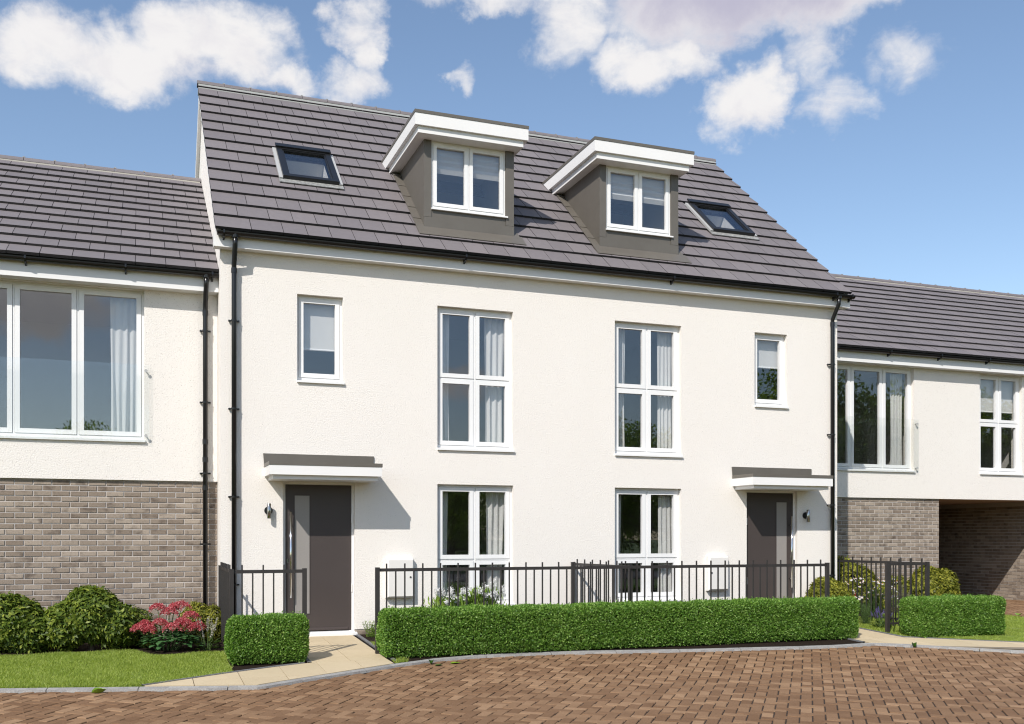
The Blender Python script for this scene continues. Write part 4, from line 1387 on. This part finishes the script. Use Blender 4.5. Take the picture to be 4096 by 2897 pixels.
def shrub(label, lobes, mat, n_ros, seed, leaf=(.05, .10), group=None, trunk=True, per=6, name='shrub'):
    """lobes: (x, y, z, rx, ry, rz) ellipsoids carrying leaf rosettes"""
    rg = np.random.default_rng(seed)
    x, y = lobes[0][0], lobes[0][1]
    t = thing(name, label, 'shrub', (x, y, GZ(y)), group)
    Ls = np.array(lobes); wts = (Ls[:, 3] * Ls[:, 5]); wts = wts / wts.sum()
    Ps, Ns = [], []
    n = int(n_ros * .8)
    k = rg.choice(len(Ls), n * 2, p=wts)
    d_ = unit(rg.normal(0, 1, (n * 2, 3)))
    L_ = Ls[k]
    wob = 1 + .10 * np.sin(d_[:, 0] * 5 + k) * np.sin(d_[:, 2] * 6 + 1.3 * k) + .06 * np.sin(d_[:, 1] * 13)
    rad = wob * (1 - np.minimum(rg.exponential(.07, n * 2), .35))
    P = L_[:, :3] + d_ * L_[:, 3:] * rad[:, None]
    ok = P[:, 2] > GZv(P[:, 1]) + .02
    for i, l in enumerate(Ls):          # drop points deep inside another lobe
        e = (((P - l[:3]) / (l[3:] * .86)) ** 2).sum(1) < 1
        ok &= ~(e & (k != i))
    P, d_ = P[ok][:n], (d_ / L_[:, 3:])[ok][:n]
    d_ = unit(d_)
    axis = unit(d_ + np.array([0, 0, .35]) + rg.normal(0, .28, P.shape))
    a0 = unit(np.cross(axis, rg.normal(0, 1, P.shape))); b0 = np.cross(axis, a0)
    parts = []
    ph = rg.uniform(0, 6.28, len(P))
    for j in range(per):
        a = ph + 6.283 * j / per + rg.normal(0, .2, len(P))
        rad_ = a0 * np.cos(a)[:, None] + b0 * np.sin(a)[:, None]
        tilt = rg.uniform(.1, .75, len(P))[:, None]
        T = rad_ + axis * tilt - np.array([0, 0, .35])
        parts.append(leaf_arrays(P + rg.normal(0, .006, P.shape), T, axis + rg.normal(0, .25, P.shape), rg.uniform(leaf[0], leaf[1], len(P)), rg.uniform(.35, .46, len(P)) * np.mean(leaf), cup=.18, mid=.55))
    v, q = join_arrays(parts)
    np_mesh('foliage', v, q, mat, t)['kind'] = 'stuff'
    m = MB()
    for l in lobes:             # solid blob with the bush's inner shade put into its dark colour
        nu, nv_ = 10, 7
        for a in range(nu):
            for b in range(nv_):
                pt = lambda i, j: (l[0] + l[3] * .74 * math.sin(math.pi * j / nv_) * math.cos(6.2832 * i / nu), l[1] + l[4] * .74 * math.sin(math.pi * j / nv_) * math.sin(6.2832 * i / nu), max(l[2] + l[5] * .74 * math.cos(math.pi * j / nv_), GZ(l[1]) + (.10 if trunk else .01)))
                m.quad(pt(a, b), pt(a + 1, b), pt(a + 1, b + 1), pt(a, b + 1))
    m.build('shade_core', 'core_shade', t)
    m = MB()
    if trunk:
        zg = GZ(y)
        m.tube([(x + .02, y, zg - .03), (x + .01, y, zg + .12), (x, y, zg + .30)], [.035, .028, .02], 8)
    zg = GZ(y)
    for l in lobes:
        for q_ in range(5):
            a = random.uniform(0, 6.28); e = random.uniform(.3, .75)
            tip = (l[0] + math.cos(a) * l[3] * e, l[1] + math.sin(a) * l[4] * e, l[2] + l[5] * random.uniform(.1, .7))
            midp = ((x + tip[0]) / 2 + random.uniform(-.03, .03), (y + tip[1]) / 2, (zg + .15 + tip[2]) / 2 - .02)
            m.tube([(x, y, zg + .08), midp, tip], [.014, .009, .004], 5, caps=False)
    m.build('branches', 'bark', t)
    return t


GR = 'evergreen shrubs along the walls'
shrub('large rounded green shrub at the left edge against the brick wall', [(-2.55, -.35, .36, .36, .30, .36), (-2.32, -.40, .26, .26, .24, .28), (-2.9, -.3, .42, .42, .3, .40)], 'shrub_leaf', 2300, 31, group=GR, trunk=True)
shrub('large domed green shrub with a short bare trunk in front of the brick wall', [(-1.63, -.46, .47, .34, .30, .32), (-1.92, -.46, .34, .26, .24, .27), (-1.33, -.46, .33, .28, .26, .26), (-1.62, -.40, .58, .24, .22, .22)], 'shrub_leaf', 2500, 32, group=GR)
shrub('smaller pale green shrub between the domed shrub and the pink flowers', [(-1.12, -.05, .26, .26, .22, .27), (-.95, -.35, .14, .14, .14, .20)], 'shrub_leaf', 1000, 33, leaf=(.025, .05), group=GR, trunk=False)
shrub('low yellow green shrub behind the pink flowers beside the downpipe', [(-.30, -.05, .28, .22, .2, .28), (-.10, -.10, .25, .13, .16, .26)], 'gold_leaf', 1200, 34, leaf=(.03, .055), group=GR, trunk=False)
shrub('golden green shrub half behind the right end of the long hedge', [(9.86, -.35, .40, .32, .28, .36), (9.62, -.45, .30, .24, .22, .30), (10.12, -.35, .28, .22, .22, .28)], 'gold_leaf', 1900, 35, group=GR, trunk=False)
shrub('tall golden green shrub behind the right railing against the brick pier', [(11.25, .95, .60, .36, .32, .46), (11.6, .95, .50, .28, .3, .40), (10.95, 1.05, .45, .28, .26, .42)], 'gold_leaf', 2000, 36, group=GR, trunk=False)
shrub('low golden green shrub in the middle of the right brick pier', [(12.75, 1.25, .34, .32, .28, .36), (12.35, 1.2, .3, .26, .24, .28)], 'gold_leaf', 1300, 37, group=GR, trunk=False)
shrub('rounded golden green shrub at the passage corner of the brick pier', [(13.42, 1.15, .45, .38, .32, .42), (13.7, 1.1, .40, .28, .28, .40)], 'gold_leaf', 1900, 38, group=GR, trunk=False)


def sedum():
    x, y = -.72, -.72; zg = GZ(y)
    t = thing('sedum_plant', 'flowering plant with flat pink-red flower heads over thick green leaves', 'plant', (x, y, zg))
    rg = np.random.default_rng(5)
    heads = [(-1.05, -.78, .29, .09), (-.92, -.80, .27, .08), (-.80, -.86, .355, .10), (-.66, -.92, .30, .10), (-.50, -.86, .35, .085), (-.40, -.88, .29, .09), (-.33, -.80, .30, .08), (-.42, -.70, .43, .10),
             (-.82, -.55, .53, .10), (-.62, -.50, .52, .08), (-.53, -.55, .55, .11), (-.68, -.58, .47, .10), (-.56, -.88, .355, .07), (-.98, -.72, .33, .08)]
    m = MB()
    for k, (hx, hy, hz, r) in enumerate(heads):
        bx, by = x + (hx - x) * .35, y + (hy - y) * .3
        m.tube([(bx, by, zg), ((bx + hx) / 2, (by + hy) / 2, zg + (hz - zg) * .55), (hx, hy, hz - .02)], [.009, .008, .006], 6, caps=False)
        for q in range(10):
            a = q / 10 * 6.283
            m.tube([(hx, hy, hz - .03), (hx + math.cos(a) * r * .7, hy + math.sin(a) * r * .7, hz)], .0022, 4, caps=False)
    m.build('stems', 'stem', t)
    for k, (hx, hy, hz, r) in enumerate(heads):
        n = 1000
        a = rg.uniform(0, 6.283, n); rr = np.sqrt(rg.random(n)) * r * 1.12 * (1 + .15 * np.sin(a * 5 + k))
        P = np.stack([hx + np.cos(a) * rr, hy + np.sin(a) * rr, hz + .055 * (1 - (rr / r) ** 2) + rg.normal(0, .008, n)], 1)
        T = rg.normal(0, .7, (n, 3)) + np.array([0, 0, .45]); v, q = leaf_arrays(P, T, rg.normal(0, 1, (n, 3)), rg.uniform(.010, .020, n), rg.uniform(.008, .015, n))
        np_mesh('flower_head', v, q, 'pink_petal', t)
    # leaves: fat toothed ovals in whorls up the stems and in a skirt at the foot
    parts = []
    for i in range(560):
        low = i < 330
        if low:
            a = random.uniform(0, 6.283); r = random.uniform(.03, .36); px, py = x + .08 + math.cos(a) * r, y - .05 + math.sin(a) * r * .65; pz = zg + .05 + .16 * (1 - r / .36) + random.uniform(0, .10); tilt = random.uniform(-.25, .35)
        else:
            h = random.choice(heads); f = random.uniform(.25, .85); px, py = x + (h[0] - x) * (.35 + .65 * f), y + (h[1] - y) * (.3 + .7 * f); pz = zg + (h[2] - zg) * f * .9; a = random.uniform(0, 6.283); tilt = random.uniform(.0, .7)
        T = Vector((math.cos(a), math.sin(a), tilt)).normalized(); Lf = random.uniform(.07, .115) if low else random.uniform(.035, .065); W = Lf * .62
        B = T.cross(Vector((0, 0, 1))).normalized(); Nn = B.cross(T)
        prof = [(0, .0), (.12, .35), (.35, .85), (.6, 1.0), (.85, .7), (1.0, .0)]
        up = []; 
        L1 = [Vector((px, py, pz)) + T * (Lf * s) + B * (W * .5 * w) + Nn * (.10 * W * w - .16 * Lf * s * s) for s, w in prof]
        L2 = [Vector((px, py, pz)) + T * (Lf * s) - B * (W * .5 * w) + Nn * (.10 * W * w - .16 * Lf * s * s) for s, w in prof[1:-1]]
        parts.append(L1 + L2[::-1])
    mb = MB()
    for p in parts: mb.quad(*p)
    mb.build('foliage', 'sedum_leaf', t)['kind'] = 'stuff'


sedum()


def spire_plant(label, x, y, n, h, seed, spread=.16, leafmat='dark_leaf', leaves=60, mat='cream_spire', spl=.16, name='spire_plant'):
    rg = np.random.default_rng(seed); rd = random.Random(seed)
    zg = GZ(y); t = thing(name, label, 'plant', (x, y, zg))
    m = MB(); parts = []
    for i in range(n):
        a = rd.uniform(0, 6.283); r = rd.uniform(.3, 1) * spread
        top = Vector((x + math.cos(a) * r, y + math.sin(a) * r * .7, zg + h * rd.uniform(.65, 1)))
        bot = Vector((x + math.cos(a) * r * .3, y + math.sin(a) * r * .2, zg))
        m.tube([bot, (bot + top) / 2 + Vector((0, 0, .02)), top], [.004, .003, .002], 4, caps=False)
        k = 90
        f = rg.random(k); d_ = np.array(top - bot); d_ = d_ / np.linalg.norm(d_)
        P = np.array(top) - d_ * (f * spl)[:, None] + rg.normal(0, .005, (k, 3)) * (0.4 + f)[:, None]
        parts.append(leaf_arrays(P, rg.normal(0, .8, (k, 3)) + np.array([0, 0, .5]), rg.normal(0, 1, (k, 3)), rg.uniform(.007, .014, k), rg.uniform(.005, .009, k)))
    m.build('stems', 'stem', t)
    v, q = join_arrays(parts); np_mesh('flower_spikes', v, q, mat, t)
    mb = []
    for i in range(leaves):
        a = rd.uniform(0, 6.283); r = rd.uniform(.02, spread)
        P = np.array([[x + math.cos(a) * r * .6, y + math.sin(a) * r * .5, zg + rd.uniform(.0, .10)]])
        T = np.array([[math.cos(a), math.sin(a), rd.uniform(.0, 1.0)]])
        mb.append(leaf_arrays(P, T, np.array([[0, 0, 1.0]]), [rd.uniform(.06, .13)], [rd.uniform(.02, .035)], cup=.2))
    v, q = join_arrays(mb); np_mesh('foliage', v, q, leafmat, t)['kind'] = 'stuff'


spire_plant('plant with slender cream flower spikes beside the left side railing', -.22, -.85, 12, .46, 41, .19)
spire_plant('thin plant with faded cream spikes at the foot of the dividing railing', 5.62, -.75, 16, .62, 42, .26, leaves=40)


def white_flowers():
    x0, x1, y = 2.85, 3.85, -.65
    t = thing('white_flower_plant', 'clump of white flowers with bright green strap leaves under the left ground floor window', 'plant', (3.35, y, GZ(y)))
    rd = random.Random(3); rg = np.random.default_rng(3)
    parts = []; m = MB(); fl = []
    for i in range(900):
        g = rd.choice((3.0, 3.12, 3.22, 3.48, 3.56, 3.66)); px = rd.gauss(g, .09); py = y + rd.uniform(-.14, .14)
        h = rd.uniform(.42, .66) * (1.12 if 3.4 < px < 3.75 else .95)
        lean = rd.gauss(0, .16)
        for s in range(3):
            f = .25 + .3 * s
            P = np.array([[px + lean * h * f, py, GZ(y) + h * f]])
            parts.append(leaf_arrays(P, np.array([[rd.gauss(0, .35), rd.gauss(0, .3), 1.0]]), np.array([[rd.gauss(0, 1), -1, .2]]), [rd.uniform(.08, .15)], [rd.uniform(.014, .026)], cup=.05))
        if i % 6 == 0: m.tube([(px, py, GZ(y)), (px + lean * h, py, GZ(y) + h)], .0025, 4, caps=False)
    for i in range(30):
        px = rd.choice((2.9, 3.0, 3.1, 3.2, 3.3, 3.5, 3.58, 3.68, 3.75, 3.82)) + rd.gauss(0, .05); py = y - .12 + rd.uniform(-.08, .1); hz = GZ(y) + (rd.uniform(.60, .80) if 3.4 < px < 3.75 else rd.uniform(.52, .72))
        m.tube([(px, py, GZ(y)), (px, py, hz)], .003, 4, caps=False)
        n = 60; P = np.array([[px, py, hz]]) + rg.normal(0, .019, (n, 3)) * np.array([1, 1, 1.2])
        fl.append(leaf_arrays(P, rg.normal(0, 1, (n, 3)), rg.normal(0, 1, (n, 3)), rg.uniform(.016, .030, n), rg.uniform(.015, .026, n)))
    m.build('stems', 'stem', t)
    v, q = join_arrays(parts); np_mesh('foliage', v, q, 'bright_leaf', t)['kind'] = 'stuff'
    v, q = join_arrays(fl); np_mesh('flowers', v, q, 'white_petal', t)


white_flowers()


def small_plant(label, x, y, n, h, spread, mat, seed, leaf=(.03, .06), wid=.4, name='small_plant'):
    rd = random.Random(seed); rg = np.random.default_rng(seed)
    t = thing(name, label, 'plant', (x, y, GZ(y)))
    m = MB(); parts = []
    for i in range(n):
        a = rd.uniform(0, 6.283); r = rd.uniform(0, spread); top = np.array([x + math.cos(a) * r, y + math.sin(a) * r * .8, GZ(y) + h * rd.uniform(.5, 1)]); bot = np.array([x + math.cos(a) * r * .4, y + math.sin(a) * r * .3, GZ(y)])
        m.tube([tuple(bot), tuple(top)], .002, 4, caps=False)
        k = 14; f = rg.random(k)[:, None]
        P = bot + (top - bot) * f
        parts.append(leaf_arrays(P, rg.normal(0, .7, (k, 3)) + np.array([0, 0, .6]), rg.normal(0, 1, (k, 3)), rg.uniform(leaf[0], leaf[1], k), rg.uniform(.8, 1.2, k) * wid * np.mean(leaf)))
    m.build('stems', 'stem', t)
    v, q = join_arrays(parts); np_mesh('foliage', v, q, mat, t)['kind'] = 'stuff'
    return t


small_plant('small bright green plant at the house corner beside the left path', 2.06, -.25, 34, .24, .15, 'bright_leaf', 51, (.025, .05), .25)
small_plant('grey green low plant showing above the hedge under the right ground floor window', 6.35, -.75, 40, .50, .45, 'dark_leaf', 52, (.03, .06), .6)
small_plant('low grey green lavender behind the right railing', 10.30, -.75, 60, .38, .22, 'dark_leaf', 53, (.02, .04), .2, 'lavender')


def daisies():
    x, y = 11.0, -.1
    t = small_plant('bush of white daisies with orange eyes behind the right railing', x, y, 90, .62, .36, 'dark_leaf', 61, (.03, .05), .3, 'daisy_bush')
    rd = random.Random(6); pet = []; e = MB()
    for i in range(80):
        px, py = x + rd.uniform(-.55, .55), y - .1 + rd.uniform(-.25, .2); pz = GZ(y) + rd.uniform(.35, .74)
        nrm = np.array([rd.gauss(-.1, .3), -.6 + rd.gauss(0, .25), .8]); nrm /= np.linalg.norm(nrm)
        a0 = np.cross(nrm, [1, 0, 0]); a0 /= np.linalg.norm(a0); b0 = np.cross(nrm, a0)
        n = 12; an = np.arange(n) / n * 6.283
        T = a0 * np.cos(an)[:, None] + b0 * np.sin(an)[:, None]
        pet.append(leaf_arrays(np.tile([px, py, pz], (n, 1)), T, np.tile(nrm, (n, 1)), np.full(n, .026), np.full(n, .010), cup=0))
        c = Vector((px, py, pz)) + Vector(nrm) * .004
        e.tube([tuple(c), tuple(c + Vector(nrm) * .006)], .007, 6)
    v, q = join_arrays(pet); np_mesh('petals', v, q, 'white_petal', t)
    e.build('flower_eyes', 'daisy_eye', t)


daisies()
spire_plant('purple flowered low plant at the foot of the right side railing', 10.2, -1.25, 14, .36, 62, .20, 'dark_leaf', 70, 'violet_petal', .07)
spire_plant('small red flowered plant beside the golden shrub behind the right railing', 10.28, -.40, 8, .52, 63, .10, 'dark_leaf', 40, 'red_petal', .06)
spire_plant('feathery pale grass behind the right hedge', 12.1, .55, 60, .55, 64, .36, 'dry_grass', 120, 'dry_grass', .22, 'grass_clump')


def grass(label, poly, n, seed, mat='grass_blade', h=(.022, .052)):
    rg = np.random.default_rng(seed)
    xs, ys = [p[0] for p in poly], [p[1] for p in poly]
    P = np.stack([rg.uniform(min(xs), max(xs), n), rg.uniform(min(ys), max(ys), n)], 1)
    inside = np.zeros(n, bool); j = len(poly) - 1
    for i in range(len(poly)):
        xi, yi = poly[i]; xj, yj = poly[j]
        c = ((yi > P[:, 1]) != (yj > P[:, 1])) & (P[:, 0] < (xj - xi) * (P[:, 1] - yi) / (yj - yi + 1e-12) + xi)
        inside ^= c; j = i
    P = P[inside]; n = len(P)
    B = np.column_stack([P, GZv(P[:, 1])])
    patch = .75 + .25 * np.sin(P[:, 0] * 3.1 + 1) * np.sin(P[:, 1] * 4.3) + .15 * np.sin(P[:, 0] * 9 + P[:, 1] * 7)
    hh = rg.uniform(h[0], h[1], n) * patch
    a = rg.uniform(0, 6.283, n); w = rg.uniform(.0022, .0046, n)
    s = np.column_stack([np.cos(a), np.sin(a), np.zeros(n)]) * w[:, None]
    le = np.column_stack([rg.normal(0, .55, n), rg.normal(0, .55, n), np.ones(n)]) * hh[:, None]
    v = np.stack([B - s, B + s, B + le], 1).reshape(-1, 3); q = np.arange(n * 3).reshape(-1, 3)
    o = np_mesh('grass', v, q, mat); o['kind'] = 'stuff'; o['label'] = label; o['category'] = 'grass'


grass('short mown grass of the left lawn', [(-4.2, -2.5), (-3.6, -2.63), (-2.37, -2.88), (-1.34, -3.10), (-.98, -3.15), (-.14, -2.68), (-.06, -2.63), (-.03, -1.10), (-.88, -1.10), (-1.10, -.66), (-1.66, -.69), (-2.6, -.74), (-4.2, -.78)], 150000, 71)
grass('short mown grass of the right lawn', [(9.80, 0.2), (9.80, -2.2), (9.9, -2.28), (10.4, -2.62), (11.16, -3.12), (13.4, -4.5), (14.0, -4.0), (13.95, -1.0), (13.72, -.2), (13.7, .9), (11.2, .5)], 170000, 72)
grass('tuft of grass at the corner of the path and kerb', [(1.86, -2.50), (2.05, -2.42), (2.02, -2.28), (1.87, -2.3)], 500, 73, h=(.03, .07))
grass('strip of grass beside the left path edge', [(1.90, -.75), (2.0, -.8), (2.0, -1.7), (1.90, -1.7)], 1500, 74)


def fallen_leaf(label, x, y, z, r, rot, curl, mat, dark=False):
    m = MB()
    prof = [(-1, .0), (-.7, .38), (-.3, .62), (.1, .60), (.5, .42), (.85, .16), (1.05, 0)]
    ca, sa = math.cos(rot), math.sin(rot)
    rows = []
    for s, w in prof:
        row = []
        for k in (-1, -.5, 0, .5, 1):
            lx, ly = s * r, k * w * r; lz = curl * r * (abs(k) ** 1.6 * w * 1.5 + .55 * max(0, s) ** 2 + .2 * max(0, -s) ** 2) + .004
            row.append((x + lx * ca - ly * sa, y + lx * sa + ly * ca, z + lz))
        rows.append(row)
    for a, b in zip(rows, rows[1:]):
        for k in range(4): m.quad(a[k], a[k + 1], b[k + 1], b[k])
    tag(m.build('fallen_leaf', mat, smooth=True), label, 'leaf', 'fallen leaves on the paving')


def rz(y): return GZ(y) - .02
fallen_leaf('curled yellow green fallen leaf on the road below the left lawn', -1.43, -3.30, rz(-3.30), .075, .3, .75, 'fallen_leaf')
fallen_leaf('dark green upturned fallen leaf by the kerb at the hedge corner', 2.30, -2.52, rz(-2.52), .055, 1.2, 1.2, 'fallen_leaf_dark')
fallen_leaf('small dark fallen leaf lying nearest the camera by the long hedge', 2.36, -2.64, rz(-2.64), .05, .1, .3, 'fallen_leaf_dark')
fallen_leaf('bright green flat fallen leaf on the road beside the long hedge', 2.60, -2.55, rz(-2.55), .07, .15, .25, 'fallen_leaf')
fallen_leaf('dark rolled fallen leaf on the kerb of the right path', 9.33, -2.93, rz(-2.93), .05, 1.4, 1.5, 'fallen_leaf_dark')
fallen_leaf('pale green fallen leaf on the driveway paving', 14.15, .15, .03, .07, .2, .3, 'fallen_leaf')
fallen_leaf('yellow green curled fallen leaf at the driveway edge', 13.98, -.45, .02, .10, .5, .5, 'fallen_leaf')


# ------------------------------------------------------------------ trees across the street (they show in the window panes)
def tree_meshes(seed, h, r):
    rg = np.random.default_rng(seed); rd = random.Random(seed)
    m = MB(); m.tube([(0, 0, -.1), (.05, 0, h * .2), (0, .08, h * .45), (.1, 0, h * .8)], [h * .028, h * .022, h * .016, h * .005], 9)
    clusters = []
    for i in range(32):
        a = rd.uniform(0, 6.283); f = rd.uniform(.12, .95); rr = r * math.sqrt(max(.05, 1 - (2 * f - .85) ** 2)) * rd.uniform(.55, 1.0)
        tip = Vector((math.cos(a) * rr, math.sin(a) * rr, h * (.05 + .91 * f)))
        st = Vector((0, 0, h * (.08 + .5 * f)))
        m.tube([st, (st + tip) / 2 + Vector((0, 0, -.1)), tip], [h * .009, h * .006, h * .002], 5, caps=False)
        clusters.append((tip, r * rd.uniform(.24, .40)))
        clusters.append(((st + tip) / 2, r * rd.uniform(.2, .32)))
    parts = []
    for c, cr in clusters:
        n = 210
        d_ = unit(rg.normal(0, 1, (n, 3))); P = np.array(c) + d_ * cr * (rg.random(n) ** .4)[:, None] * np.array([1, 1, .72])
        parts.append(leaf_arrays(P, d_ + rg.normal(0, .7, (n, 3)), rg.normal(0, .5, (n, 3)) + np.array([0, 0, 1]), rg.uniform(.14, .28, n) * h / 9, rg.uniform(.09, .17, n) * h / 9))
    v, q = join_arrays(parts)
    o = np_mesh('crown', v, q, 'tree_leaf'); cme = o.data; bpy.data.objects.remove(o)
    return m.mesh('trunk', 'bark'), cme


TM = [tree_meshes(81, 8.0, 3.2), tree_meshes(82, 9.5, 3.8), tree_meshes(83, 7.0, 3.4)]
rd = random.Random(4)
spots = [(-13, -38, 0, .80), (-7.5, -36, 2, .95), (-3.5, -38, 1, .78), (1.5, -37, 2, .80), (6, -39, 0, .74), (10.5, -37, 1, .68), (15, -38, 2, .92), (19.5, -37, 0, .95), (24, -39, 1, .98), (28.5, -37, 2, 1.2),
         (33, -38, 1, 1.15), (37.5, -36, 0, 1.5), (42, -38, 1, 1.4), (46, -36, 2, 1.75), (51, -38, 1, 1.3), (57, -37, 0, 1.45),
         (-16, -46, 1, .8), (-10, -47, 0, .85), (-5, -45, 2, .85), (0, -47, 1, .75), (4, -45, 2, .8), (8.5, -46, 0, .75), (13, -46, 2, .85), (17, -45, 1, .8), (22, -46, 0, 1.0), (26, -45, 2, 1.1), (31, -46, 0, 1.2), (35, -45, 2, 1.3), (40, -46, 0, 1.5), (44, -47, 1, 1.5), (49, -46, 2, 1.6), (55, -47, 0, 1.6), (62, -46, 1, 1.5)]
for x, y, k, s in spots:
    t = thing('tree', 'leafy green tree across the street, seen only as a reflection in the window panes', 'tree', (x, y, -.28), 'trees across the street')
    for nm, me in zip(('trunk', 'crown'), TM[k]):
        o = bpy.data.objects.new(nm, me); COL.objects.link(o); o.parent = t
    t.scale = (s, s, s); t.rotation_euler = (0, 0, rd.uniform(0, 6.28))
